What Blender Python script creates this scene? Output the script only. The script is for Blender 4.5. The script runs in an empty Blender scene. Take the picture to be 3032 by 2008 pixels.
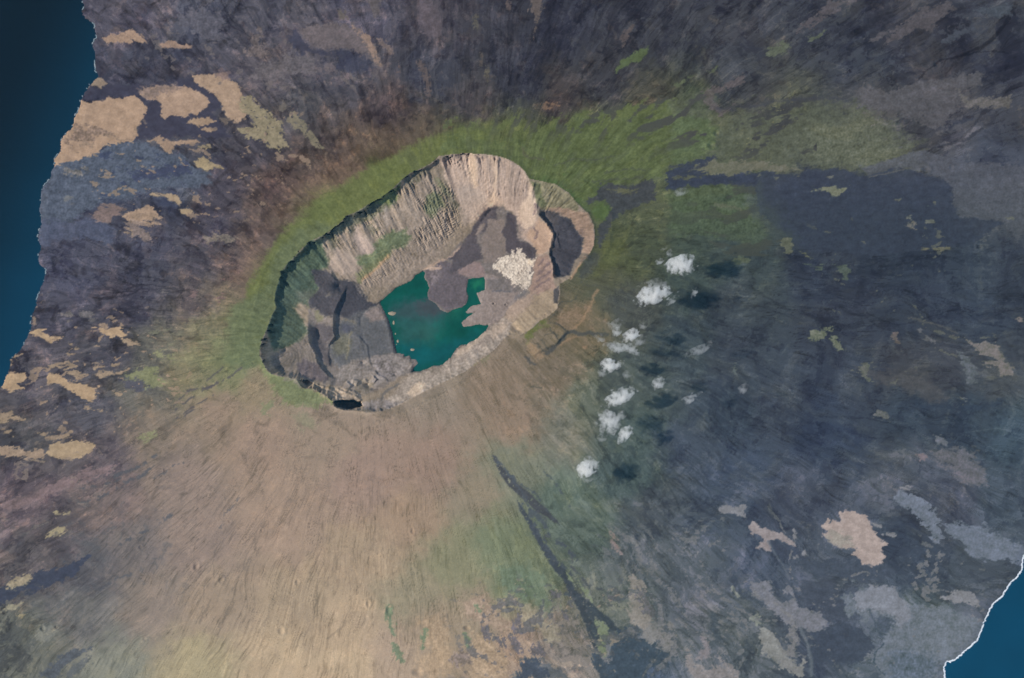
import bpy, math
import numpy as np
from mathutils import Vector

# ------------------------------------------------------------------ camera, world, sun
G = 6.25                       # metres on the ground per traced unit
TILT = math.radians(22.0)
DIST = 120000.0
ZT = 700.0
UC, VC = 1516.0, 1004.0
CT, ST = math.cos(TILT), math.sin(TILT)
scn = bpy.context.scene
cam_d = bpy.data.cameras.new('camera')
cam = bpy.data.objects.new('camera', cam_d)
scn.collection.objects.link(cam)
cam_pos = np.array([0.0, -DIST*ST, ZT+DIST*CT])
cam.location = cam_pos
cam.rotation_euler = (TILT, 0, 0)
cam_d.sensor_width = 36.0
cam_d.lens = 36.0*DIST/(3032*G)
cam_d.clip_start = 100.0
cam_d.clip_end = 1.0e6
scn.camera = cam

SUN_EL = math.radians(43.0)
SUN_DIR = np.array([-math.cos(SUN_EL)*math.cos(math.radians(15.3)),
                    -math.cos(SUN_EL)*math.sin(math.radians(15.3)), math.sin(SUN_EL)])
SUN_STRENGTH = 3.6
world = bpy.data.worlds.new('World'); scn.world = world
world.use_nodes = True
nt = world.node_tree
bg = nt.nodes['Background']
sky = nt.nodes.new('ShaderNodeTexSky')
sky.sky_type = 'NISHITA'; sky.sun_disc = False
sky.sun_elevation = SUN_EL
sky.sun_rotation = math.atan2(SUN_DIR[0], SUN_DIR[1])
sky.air_density = 1.0; sky.dust_density = 0.6
nt.links.new(sky.outputs[0], bg.inputs[0])
bg.inputs[1].default_value = 0.11
sun_d = bpy.data.lights.new('sun', 'SUN')
sun_d.energy = SUN_STRENGTH; sun_d.angle = math.radians(0.5); sun_d.color = (1.0, 0.965, 0.91)
sun = bpy.data.objects.new('sun', sun_d)
scn.collection.objects.link(sun)
sun.rotation_euler = Vector(SUN_DIR).to_track_quat('Z', 'Y').to_euler()
scn.view_settings.view_transform = 'Standard'
scn.view_settings.look = 'None'
scn.view_settings.exposure = 0.0
scn.view_settings.gamma = 1.0
scn.cycles.volume_bounces = 14
scn.cycles.max_bounces = 14
scn.cycles.volume_max_steps = 256

rng = np.random.RandomState(7)

def proj_point(u, v, z):
    """world x,y of the place seen at traced position (u,v) whose height is z"""
    a = (np.asarray(u, float)-UC)*G
    b = (VC-np.asarray(v, float))*G
    dx = a
    dy = DIST*ST + b*CT
    dz = -DIST*CT + b*ST
    t = (cam_pos[2]-z)/(-dz)
    return cam_pos[0]+dx*t, cam_pos[1]+dy*t

def srgb_lin(c):
    c = np.asarray(c, float)/255.0
    return np.where(c <= 0.04045, c/12.92, ((c+0.055)/1.055)**2.4)

# ------------------------------------------------------------------ noise
_ang = rng.rand(256, 256)*2*np.pi
_gx, _gy = np.cos(_ang), np.sin(_ang)
def noise(x, y, seed=0, perx=None):
    x0 = np.floor(x).astype(np.int64); y0 = np.floor(y).astype(np.int64)
    fx = x-x0; fy = y-y0
    ox, oy = (seed*37) & 255, (seed*91) & 255
    def g(ix, iy, dx, dy):
        if perx: ix = np.mod(ix, perx)
        a = (ix*1+(ix >> 8)*57+ox) & 255
        b = (iy+(ix >> 8)*23+(iy >> 8)*71+oy) & 255
        return _gx[a, b]*dx+_gy[a, b]*dy
    sx = fx*fx*fx*(fx*(fx*6-15)+10); sy = fy*fy*fy*(fy*(fy*6-15)+10)
    n0 = g(x0, y0, fx, fy)*(1-sx)+g(x0+1, y0, fx-1, fy)*sx
    n1 = g(x0, y0+1, fx, fy-1)*(1-sx)+g(x0+1, y0+1, fx-1, fy-1)*sx
    return (n0*(1-sy)+n1*sy)*1.5
def fbm(x, y, seed=0, octs=4, gain=0.5, perx=None):
    s = 0; a = 1.0; t = 0; f = 1
    for i in range(octs):
        s = s+a*noise(x*f, y*f, seed+i*3, perx*f if perx else None); t += a; a *= gain; f *= 2
    return s/t
def sstep(a, b, x):
    t = np.clip((x-a)/(b-a), 0, 1)
    return t*t*(3-2*t)

# ------------------------------------------------------------------ tracing frames
TILES = {'A': (0, 0, 2.368), 'B': (1000, 0, 2.368), 'C': (2000, 0, 2.368), 'D': (0, 660, 2.368),
         'J': (0, 1340, 2.368), 'K': (1000, 1340, 2.368), 'L': (2032, 1340, 2.368), 'M': (2032, 660, 2.368),
         'E': (700, 400, 3.383), 'F': (1200, 400, 3.383), 'G': (700, 800, 3.383), 'H': (1100, 750, 3.383),
         'N': (1600, 700, 3.947), 'O': (1600, 1050, 3.947), 'Z': (0, 0, 0.781), 'S': (0, 0, 1.0)}
def T(tile, s):
    ox, oy, k = TILES[tile]
    n = [float(q) for q in s.replace(',', ' ').split()]
    return [(ox+n[i]/k, oy+n[i+1]/k) for i in range(0, len(n), 2)]

COAST = (T('S', '-240 -330 60 -460 120 -200 200 -60') +
 T('A', '575 0 590 60 570 85 600 130 660 170 672 260 650 310 668 380 672 470 690 540 650 575 620 610 590 660 585 695 568 700 550 770 515 830 505 900 450 950 425 1000 420 1060 380 1115 385 1160 355 1200 350 1240 315 1290 285 1340 290 1400 275 1460 290 1563') +
 T('D', '265 100 285 170 270 220 275 290 325 330 310 400 285 450 270 510 255 570 220 650 215 760 150 880 70 960 65 1010 30 1100 10 1150') +
 T('S', '-40 1190 -120 1300 -330 1500 -520 1800 -500 2200 -200 2500 400 2600 1200 2610 2100 2560 2600 2350 2720 2160') +
 T('L', '1790 1650 1812 1563 1805 1500 1830 1470 1890 1450 1935 1410 1990 1360 2035 1320 2060 1260 2090 1190 2120 1110 2150 1060 2220 1000 2250 940 2290 890 2350 830 2368 715') +
 T('S', '3060 1600 3200 1480 3500 1300 3760 900 3800 300 3600 -250 3200 -550 2300 -600 1300 -610 500 -580 100 -560'))
RIM = (T('F', '350 210 450 195 620 180 700 190 830 195 950 215 1050 250 1130 300 1200 370 1245 440 1330 455 1500 490 1640 580 1730 690 1840 790 1890 900 1900 1000 1890 1100 1850 1180 1820 1230 1720 1330 1640 1440 1550 1490') +
 T('H', '1880 300 1890 400 1860 560 1760 640 1680 680 1600 760 1500 815 1400 805 1330 850 1250 950 1150 1030 1050 1100 950 1180 850 1230 700 1300 560 1370 420 1440') +
 T('G', '1650 1340 1500 1400 1400 1420 1300 1430 1200 1400 1080 1400 1000 1370 980 1320 900 1270 820 1220 760 1190 690 1190 640 1120 600 1090 520 1075 430 1065 360 1045 310 1010 280 950 235 860 235 800 250 710 300 600 330 520 360 440 400 370 385 320 385 240 410 150 440 60') +
 T('E', '440 1380 490 1310 560 1240 640 1150 740 1060 860 1010 940 960 1060 860 1100 810 1200 770 1330 690 1430 640 1530 570 1620 480 1740 380 1830 345 1940 290 2030 210'))
LAKE = T('H', '80 490 170 410 250 340 330 310 400 270 440 220 520 175 540 200 525 240 560 290 580 340 560 400 570 460 640 500 690 570 760 600 830 560 900 545 950 510 970 440 950 380 970 260 1040 250 1135 240 1140 370 1050 400 1100 510 1000 530 945 590 960 610 1040 595 920 670 900 700 920 740 1000 730 1080 710 1130 725 1180 715 1150 770 1090 830 1040 870 980 890 950 920 890 925 850 960 800 1040 720 1110 680 1130 610 1130 560 1160 480 1185 395 1195 420 1150 470 1100 450 1070 390 1060 380 1030 320 1040 330 1010 250 1005 230 920 200 780 170 670 130 590')
PIT = T('F', '1330 790 1450 760 1550 800 1650 850 1720 960 1780 1030 1770 1180 1700 1260 1640 1400 1550 1430 1490 1400 1480 1300 1440 1190 1490 1050 1480 960 1400 870')

# ------------------------------------------------------------------ polygon helpers
def inside(px, py, P):
    P = np.asarray(P); r = np.zeros(px.shape, bool); n = len(P)
    for i in range(n):
        x1, y1 = P[i]; x2, y2 = P[(i+1) % n]
        if y1 == y2: continue
        c = (y1 > py) != (y2 > py)
        r ^= c & (px < (x2-x1)*(py-y1)/(y2-y1)+x1)
    return r
def seg_dist(px, py, P, closed=True):
    P = np.asarray(P); d = np.full(px.shape, 1e18); n = len(P)
    for i in range(n if closed else n-1):
        x1, y1 = P[i]; x2, y2 = P[(i+1) % n]
        dx, dy = x2-x1, y2-y1; L = dx*dx+dy*dy
        if L == 0: continue
        t = np.clip(((px-x1)*dx+(py-y1)*dy)/L, 0, 1)
        d = np.minimum(d, (px-x1-t*dx)**2+(py-y1-t*dy)**2)
    return np.sqrt(d)
def sdf(px, py, P):
    d = seg_dist(px, py, P); return np.where(inside(px, py, P), d, -d)

# ------------------------------------------------------------------ heights: membrane between traced contours
LU0, LU1, LV0, LV1, LS = -900, 3936, -720, 2736, 6
lu = np.arange(LU0, LU1+1, LS); lv = np.arange(LV0, LV1+1, LS)
LUg, LVg = np.meshgrid(lu.astype(float), lv.astype(float))
fixed = np.zeros(LUg.shape, bool); val = np.zeros(LUg.shape)
def fix_area(P, z, grow=0):
    P = np.asarray(P)
    j0, j1 = np.searchsorted(lu, [P[:, 0].min()-20, P[:, 0].max()+20]); i0, i1 = np.searchsorted(lv, [P[:, 1].min()-20, P[:, 1].max()+20])
    sl = (slice(i0, i1), slice(j0, j1))
    m = inside(LUg[sl], LVg[sl], P)
    fixed[sl] |= m; val[sl] = np.where(m, z, val[sl])
def fix_line(P, z, closed=False):
    P = list(P); zz = list(z) if hasattr(z, '__len__') else [z]*len(P)
    if closed: P.append(P[0]); zz.append(zz[0])
    for i in range(len(P)-1):
        n = int(max(abs(P[i+1][0]-P[i][0]), abs(P[i+1][1]-P[i][1]))/2)+1
        for k in range(n+1):
            t = k/n
            x = P[i][0]*(1-t)+P[i+1][0]*t; y = P[i][1]*(1-t)+P[i+1][1]*t
            j = int(round((x-LU0)/LS)); ii = int(round((y-LV0)/LS))
            if 0 <= ii < len(lv) and 0 <= j < len(lu):
                fixed[ii, j] = True; val[ii, j] = zz[i]*(1-t)+zz[i+1]*t
sea_m = ~inside(LUg, LVg, COAST)
cd = seg_dist(LUg[::2, ::2], LVg[::2, ::2], COAST)
cd = np.repeat(np.repeat(cd, 2, 0), 2, 1)[:LUg.shape[0], :LUg.shape[1]]
fixed |= sea_m; val[sea_m] = -10-np.minimum(cd[sea_m]*1.2, 300)
rimz = [1330+60*math.sin(i*0.35)-0.09*(p[0]-1200)*(1 if p[0] > 1500 else 0)+(40 if p[1] < 650 else 0) for i, p in enumerate(RIM)]
fix_line(RIM, rimz, True)
fix_area(LAKE, 450)
fix_area(T('H', '530 200 640 150 700 80 860 150 960 260 970 450 900 530 740 560 560 470'), 462)
fix_area(T('F', '600 1050 700 950 840 760 920 740 1060 800 1110 900 1140 1060 1280 1150 1290 1300 1240 1450 1200 1530 1000 1420 800 1400 560 1330 450 1330'), 480)
fix_area(T('H', '1140 260 1300 240 1500 400 1380 540 1300 650 1200 700 1000 700 1000 600 1100 500'), 475)
fix_area(T('G', '1230 480 1350 390 1420 380 1510 520 1570 760 1580 830 1340 870 1280 800'), 500)
fix_line(T('G', '1020 150 1100 260 1060 380 1000 460'), 700)
fix_area(T('G', '1250 930 1500 870 1600 850 1740 900 1780 960 1600 1050 1450 1040'), 500)
fix_line(T('G', '400 980 500 1010 650 1030 800 1080'), [1185, 1165, 1110, 1010])
fix_line(T('G', '480 800 600 740 720 640 720 500 720 360'), 1000)
fix_line(T('G', '800 600 900 800 1000 950'), 760)
fix_line(T('G', '1300 1150 1400 1200 1450 1150'), 640)
fix_area(PIT, 900)
fix_line(T('F', '1255 520 1300 640 1320 780 1410 880 1480 990 1440 1180 1480 1310 1490 1460'), [1230, 1130, 1040, 1000, 980, 960, 1000, 1080])
# flank contours: steep shoulders below the rim, long apron towards the shore
Pc = np.asarray(RIM); cen = np.array([1290., 850.])
for f, zf in ((1.12, 1290.),):
    ring = cen+(Pc-cen)*f
    fix_line([tuple(p) for p in ring[::3]], [zf-0.09*(max(p[0]-1500, 0))+15*math.sin(i) for i, p in enumerate(ring[::3])], True)
def relax(fixed, val, z, it):
    for k in range(it):
        p = np.pad(z, 1, mode='edge')
        zn = 0.25*(p[:-2, 1:-1]+p[2:, 1:-1]+p[1:-1, :-2]+p[1:-1, 2:])
        z = np.where(fixed, val, zn)
    return z
def solve(fixed, val):
    if min(fixed.shape) < 40:
        return relax(fixed, val, np.where(fixed, val, 400.), 600)
    h, w = (fixed.shape[0]+1)//2*2, (fixed.shape[1]+1)//2*2
    F = np.zeros((h, w)); V = np.zeros((h, w))
    F[:fixed.shape[0], :fixed.shape[1]] = fixed; V[:fixed.shape[0], :fixed.shape[1]] = np.where(fixed, val, 0)
    Fs = F.reshape(h//2, 2, w//2, 2).sum((1, 3)); Vs = V.reshape(h//2, 2, w//2, 2).sum((1, 3))
    c = solve(Fs > 0, np.where(Fs > 0, Vs/np.maximum(Fs, 1), 0))
    up = np.repeat(np.repeat(c, 2, 0), 2, 1)[:fixed.shape[0], :fixed.shape[1]]
    return relax(fixed, val, np.where(fixed, val, up), 60)
zc = solve(fixed, val)
in_rim_c = inside(LUg, LVg, RIM)
flank = (~in_rim_c) & (~sea_m)
# apron: pull the lower flanks down a little (concave shield profile)
t_ = np.clip(zc/1300, 0, 1)
zc = np.where(flank, 1300*(0.55*t_+0.45*t_**1.9)+np.where(zc > 1300, zc-1300, 0), zc)

def bilin(A, u, v):
    x = np.clip((u-LU0)/LS, 0, A.shape[1]-1.001); y = np.clip((v-LV0)/LS, 0, A.shape[0]-1.001)
    j = x.astype(int); i = y.astype(int); fx = x-j; fy = y-i
    return (A[i, j]*(1-fx)+A[i, j+1]*fx)*(1-fy)+(A[i+1, j]*(1-fx)+A[i+1, j+1]*fx)*fy
def blur(A, n):
    for k in range(n):
        p = np.pad(A, 1, mode='edge')
        A = (p[:-2, 1:-1]+p[2:, 1:-1]+p[1:-1, :-2]+p[1:-1, 2:]+2*A)/6
    return A

# ------------------------------------------------------------------ fine grid
gu = np.concatenate([np.arange(LU0, -40, 12.), np.arange(-40, 3072, 2.5), np.arange(3072, LU1, 12.)])
gv = np.concatenate([np.arange(LV0, -40, 12.), np.arange(-40, 2048, 2.5), np.arange(2048, LV1, 12.)])
U, V = np.meshgrid(gu, gv)
NY, NX = U.shape
w1x, w1y = fbm(U/60, V/60, 1, 2), fbm(U/60, V/60, 5, 2)
w2x, w2y = fbm(U/17, V/17, 11, 2), fbm(U/17, V/17, 15, 2)
w3x, w3y = noise(U/6, V/6, 21), noise(U/6, V/6, 25)
w4x = noise(U/3.3, V/3.3, 27)
WX = 9*w1x+7*w2x+4*w3x+2*w4x; WY = 9*w1y+7*w2y+4*w3y
# confocal coordinates round the caldera: lines of constant ea run straight down the slopes
phi = math.atan2(-470., 900.)
cx0, cy0 = 1245., 850.
ux = (U-cx0)*math.cos(phi)+(V-cy0)*math.sin(phi); uy = -(U-cx0)*math.sin(phi)+(V-cy0)*math.cos(phi)
cf = 430.
w = np.arccosh((ux+1j*uy)/cf)
er = np.abs(w.real); ea = np.where(w.real < 0, -w.imag, w.imag)
ea = (np.angle(np.exp(1j*ea))+np.pi)/(2*np.pi)        # 0..1
w0x = fbm(U/260, V/260, 31, 2)
def streak(K, R, seed, octs=3, wob=1.0):
    e = ea+(0.0045*w0x+0.0004*w1x+0.00012*w2x)*wob
    return fbm(e*K, er*R+1.7*seed, seed, octs, 0.55, perx=K)

Z = bilin(zc, U, V)
inr = inside(U, V, RIM)
drim = np.full(U.shape, 400.)
bb = (slice(*np.searchsorted(gv, [300, 1400])), slice(*np.searchsorted(gu, [600, 1950])))
drim[bb] = np.abs(seg_dist(U[bb]+0.5*WX[bb], V[bb]+0.5*WY[bb], RIM))
zfl = 450.0
q = np.clip((Z-zfl)/880.0, 0, 1.1)
# cliff band under the western, southern and northern rim
westness = sstep(1250, 850, U)
south = sstep(1060, 1110, V)*sstep(1230, 1120, U)
north = sstep(820, 600, V)*sstep(1480, 1350, U)
cliffA = np.clip(0.145*westness+0.11*north+0.10*south, 0, 0.16)*(0.9+1.0*streak(60, 2, 41, 2)*np.exp(-drim/26))
cliffA = np.clip(cliffA, 0.0, 0.27)
cw = (9+7*westness*(1-north))*(0.7+1.6*np.clip(streak(210, 1.0, 43, 3)+0.2, -0.2, 0.8)+2.2*np.clip(streak(70, 1.0, 45, 3), -0.15, 0.7))
drop = cliffA*880*sstep(0, 1, drim/cw)*np.clip(q, 0, 1)
Zin = Z-drop
# gullies and spurs
def sl_for0(P):
    P = np.asarray(P)
    return (slice(*np.searchsorted(gv, [P[:, 1].min()-20, P[:, 1].max()+20])), slice(*np.searchsorted(gu, [P[:, 0].min()-20, P[:, 0].max()+20])))
FANS = [T('E', '1150 900 1240 960 1330 1060 1390 1140 1340 1220 1230 1200 1180 1060'), T('E', '990 1090 1100 1160 1230 1260 1210 1390 1060 1420 950 1390 920 1280'), T('E', '1450 680 1530 700 1560 900 1500 960 1450 830'),
 T('F', '420 440 640 480 800 580 900 640 1000 600 1100 640 1280 560 1320 760 1480 1000 1430 1160 1300 1240 1140 1040 1090 780 980 720 840 740 700 900 600 960 520 700'), T('E', '1620 700 1850 760 1900 900 1760 960 1560 900'), T('E', '1560 950 1750 960 1760 1100 1560 1120 1400 1300 1220 1320 1200 1220 1370 1130')]
fan = np.zeros(U.shape)
for P_ in FANS:
    s_ = (slice(*np.searchsorted(gv, [500, 860])), slice(*np.searchsorted(gu, [900, 1700])))
    fan[s_] = np.maximum(fan[s_], np.clip(0.5+sdf(U[s_]+0.5*WX[s_], V[s_]+0.5*WY[s_], P_)/12, 0, 1))
g1 = 1-np.abs(streak(240, 5, 51, 2, 0.9))*2.2
g2 = 1-np.abs(streak(480, 8, 57, 2, 0.5))*2.2
patch = sstep(-0.25, 0.35, fbm(U/90, V/90, 61, 3)+0.25*north+0.1)
gm = sstep(0.12, 0.3, q)*sstep(0, 12, drim)*(0.35+0.65*patch)*np.where(U > 1560, 0.45, 1.0)*sstep(1150, 1080, V)
gm *= (1-0.6*sstep(980, 1300, U+0.0*V)*sstep(700, 900, V))*(1-0.9*fan)*(1-sstep(22, 55, drim)*sstep(1120, 1000, U)*sstep(780, 850, V))
GUL = T('E', '1280 880 1500 800 1900 820 2060 560 2200 500 2340 800 2300 1000 2100 1250 1750 1400 1450 1560 1200 1600 1300 1350 1550 1120 1750 1050 1850 900')
gul = np.zeros(U.shape); s_ = sl_for0(GUL)
gul[s_] = np.clip(0.5+sdf(U[s_]+WX[s_], V[s_]+WY[s_], GUL)/16, 0, 1)
amp_ = 0.25+1.3*sstep(-0.3, 0.4, fbm(U/45, V/45, 65, 2))+0.9*gul
up_ = sstep(60, 10, drim)
g3 = 1-np.abs(streak(900, 10, 58, 2, 0.4))*2.2
Zin = Zin+gm*amp_*((4+60*up_*np.clip(0.5+1.6*fbm(U/28, V/28, 49, 2), 0.05, 1.5))*(g1-0.55)+34*up_*streak(150, 2.5, 69, 3)+17*(g2-0.55)+12*(g3-0.55)+10*streak(120, 4, 67, 3))
spur = (1-np.abs(streak(76, 1.2, 401, 2, 1.0))*2.6)*(0.55+0.45*streak(30, 1, 403, 2))
sm_ = sstep(0, 14, drim)*np.exp(-drim/75)*sstep(0.25, 0.6, q)*np.where(U > 1600, 0.5, 1.0)*sstep(1120, 1040, V)*(1-0.6*sstep(1120, 1000, U)*sstep(780, 850, V))
Zin = Zin+sm_*95*(spur-0.35)
smo = 1-0.75*sstep(1230, 1130, U)*sstep(860, 930, V)
Zin = Zin+sstep(0.02, 0.2, q)*smo*(7*w1x+5*w2x+3*w3x)
# rough lava floor
Zin = Zin+(1-sstep(0.1, 0.3, q))*(4*w2x+3*w3x+3*w1y)
Z = np.where(inr, Zin, Z)
# flanks
fl = ~inr
land = inside(U, V, COAST)
lowf = sstep(0, 120, Z)
r1 = streak(520, 3, 71, 3); r2 = streak(210, 2, 77, 3)
Z = Z+np.where(fl, lowf*(sstep(2, 40, drim)*(1.3*r1+1.1*r2)+0.5*w2x+0.4*w3x+1.5*w1y), 0)

def sl_for(P, pad):
    P = np.asarray(P)
    return (slice(*np.searchsorted(gv, [P[:, 1].min()-pad, P[:, 1].max()+pad])), slice(*np.searchsorted(gu, [P[:, 0].min()-pad, P[:, 0].max()+pad])))
def scarp(P, h, decay, width=3.0, side=1):
    """a fault step: ground on one side of the line stands h metres above the other"""
    P = np.asarray(P, float)
    s = sl_for(P, decay*3+10)
    x = U[s]+0.35*WX[s]; y = V[s]+0.35*WY[s]
    best = np.full(x.shape, 1e9); sd = np.zeros(x.shape); al = np.zeros(x.shape); L = 0
    tot = np.sum(np.hypot(*np.diff(P, axis=0).T))
    for i in range(len(P)-1):
        dx, dy = P[i+1]-P[i]; l2 = dx*dx+dy*dy; l = math.sqrt(l2)
        t = np.clip(((x-P[i, 0])*dx+(y-P[i, 1])*dy)/l2, 0, 1)
        ex, ey = x-P[i, 0]-t*dx, y-P[i, 1]-t*dy; d = np.hypot(ex, ey)
        m = d < best
        best = np.where(m, d, best); sd = np.where(m, (dx*ey-dy*ex)/l, sd); al = np.where(m, (L+t*l)/tot, al)
        L += l
    taper = np.clip(np.minimum(al, 1-al)*6, 0, 1)*np.exp(-np.maximum(best-np.abs(sd), 0)/5)
    up = sstep(-width, width, sd*side)
    Z[s] += h*taper*up*np.exp(-np.maximum(sd*side, 0)/decay)
scarp(T('G', '1110 150 1060 260 1000 400 985 480 975 600 990 660 930 740 925 800'), 75, 45, 3, 1)
scarp(T('G', '730 620 740 720 800 830 820 930 870 1000 950 1070 1010 1090'), 80, 60, 3, 1)
scarp(T('G', '960 0 970 60 1000 100 1110 95 1230 130'), 35, 20, 3, 1)
scarp(T('G', '1170 640 1250 680 1310 750 1330 850 1340 930 1380 1000'), 22, 25, 3, 1)
scarp(T('G', '1380 990 1420 1040 1480 1065 1530 1130'), 40, 18, 3, 1)
scarp(T('G', '1370 1060 1420 1100'), 60, 14, 3, 1)
scarp(T('G', '920 780 920 860 940 960'), 25, 14, 3, 1)
scarp(T('G', '1160 1080 1230 1110 1200 1160'), 45, 14, 3, 1)
scarp(T('G', '1290 1080 1330 1130'), 35, 10, 3, 1)
for s_ in ('1070 1180 1180 1210 1250 1255', '1000 1180 1090 1215 1180 1240', '880 1190 960 1240 1060 1275 1180 1290', '780 1120 830 1150 900 1160', '900 1160 980 1210 1050 1250', '1100 1110 1160 1150', '1170 1230 1260 1300'):
    scarp(T('G', s_), 48, 14, 3, 1)
scarp(T('F', '1530 960 1530 1050 1550 1150'), 28, 8, 2.5, 1)
scarp(T('H', '1600 1040 1700 990 1850 900 1930 820 2000 770'), 30, 40, 5, -1)
scarp(T('H', '1740 830 1820 780 1850 850 1900 870'), 14, 12, 3, 1)
scarp(T('H', '1790 690 1850 700 1940 760 1980 790'), 14, 12, 3, 1)
for s_ in ('1180 830 1090 920 990 1000 880 1080 700 1190', '1300 740 1230 830 1120 930 1000 1040', '1480 640 1380 720 1330 800'):
    scarp(T('H', s_), 26, 16, 3, -1)
# the dark alcove in the southern rim: a deep notch with an overhang-steep headwall
AL = T('G', '985 1325 1060 1300 1180 1310 1240 1320 1265 1360 1180 1390 1080 1398 1000 1370')
s_ = sl_for(AL, 12)
Z[s_] -= 400*sstep(-2.5, 4, sdf(U[s_]+0.4*WX[s_], V[s_]+0.4*WY[s_], AL))
AL2 = T('G', '630 1100 720 1105 760 1140 700 1188 650 1150')
s_ = sl_for(AL2, 12)
Z[s_] -= 170*sstep(-2.5, 4, sdf(U[s_]+0.4*WX[s_], V[s_]+0.4*WY[s_], AL2))
# debris field of white blocks
DEB = T('F', '960 1250 1030 1200 1160 1180 1200 1210 1290 1250 1290 1320 1260 1400 1260 1500 1200 1580 1130 1530 1050 1440 960 1370 900 1320')
s_ = sl_for(DEB, 12)
Z[s_] += 14*sstep(0, 4, sdf(U[s_], V[s_], DEB))*np.clip(np.abs(noise(U[s_]/5, V[s_]/8, 91))*2+0.3, 0, 1.4)

# cinder cones and pits on the flanks (tile, x, y, rx, ry, height factor)
CONES = [('J', 1970, 1250, 30, 38), ('J', 2085, 910, 20, 32), ('J', 1835, 545, 13, 20), ('J', 1375, 800, 26, 44), ('J', 1550, 895, 26, 34),
         ('J', 300, 1235, 26, 26), ('J', 395, 1225, 20, 20), ('J', 110, 1350, 26, 26), ('J', 1015, 1310, 20, 20), ('J', 985, 665, 20, 22), ('J', 1160, 125, 24, 28),
         ('J', 1610, 485, 16, 16), ('J', 1710, 610, 14, 18),
         ('K', 525, 550, 20, 34), ('K', 358, 1110, 26, 46), ('K', 560, 1540, 50, 40), ('K', 905, 1230, 34, 24), ('K', 2120, 595, 46, 46), ('K', 215, 1060, 20, 36),
         ('K', 1200, 1080, 30, 26), ('C', 285, 935, 28, 28), ('C', 250, 1020, 36, 34), ('C', 1575, 868, 40, 34), ('C', 1830, 450, 32, 34), ('C', 1755, 1190, 40, 34),
         ('C', 1935, 1175, 24, 26), ('C', 1745, 810, 15, 13), ('C', 1345, 605, 30, 26), ('M', 1630, 1352, 36, 18), ('M', 2055, 170, 26, 28), ('M', 690, 705, 14, 12),
         ('L', 345, 970, 24, 52), ('J', 90, 1350, 14, 14)]
cone_px = []
for (tl, x, y, rx, ry) in CONES:
    ox, oy, k = TILES[tl]
    cu, cv, a, b = ox+x/k, oy+y/k, rx/k, ry/k
    cone_px.append((cu, cv, a, b))
    s_ = (slice(*np.searchsorted(gv, [cv-3*b, cv+3*b])), slice(*np.searchsorted(gu, [cu-3*a, cu+3*a])))
    r = np.hypot((U[s_]-cu)/a, (V[s_]-cv)/b)+0.10*w2x[s_]
    hgt = (0.9+0.9*((cu*7.3) % 1))*min(a, b)
    Z[s_] += hgt*(np.exp(-((r-0.85)/0.40)**2)*(0.45+0.4*((cv*3.1) % 1))-(0.7+0.8*((cv*5.7) % 1))*np.exp(-(r/0.60)**2))

lake_m = np.zeros(U.shape, bool)
s_ = sl_for(LAKE, 12)
lake_sd = np.full(U.shape, -999.)
lake_sd[s_] = sdf(U[s_]+0.15*WX[s_]+0.4*w3x[s_], V[s_]+0.15*WY[s_]+0.4*w3y[s_], LAKE)
Z = np.where(lake_sd > 0, 444-np.minimum(lake_sd, 15), Z)
s_ = sl_for(RIM, 0)
Z = np.where((lake_sd <= 0) & inr, np.maximum(Z, 451+np.minimum(3, -lake_sd*0.6)), Z)
coast_sd = np.full(U.shape, 500.)
csd = sdf(U[::2, ::2]+0.45*WX[::2, ::2], V[::2, ::2]+0.45*WY[::2, ::2], COAST)
csd = np.repeat(np.repeat(csd, 2, 0), 2, 1)[:NY, :NX]
near = np.abs(csd) < 12
iy, ix = np.nonzero(near)
csd[near] = sdf((U+0.45*WX+0.6*w3x)[near], (V+0.45*WY+0.6*w3y)[near], COAST)
Z = np.where(csd > 0, np.maximum(Z, 4+np.minimum(csd*1.2, 25)), np.minimum(Z, -6+np.maximum(csd*1.0, -60)))

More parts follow.
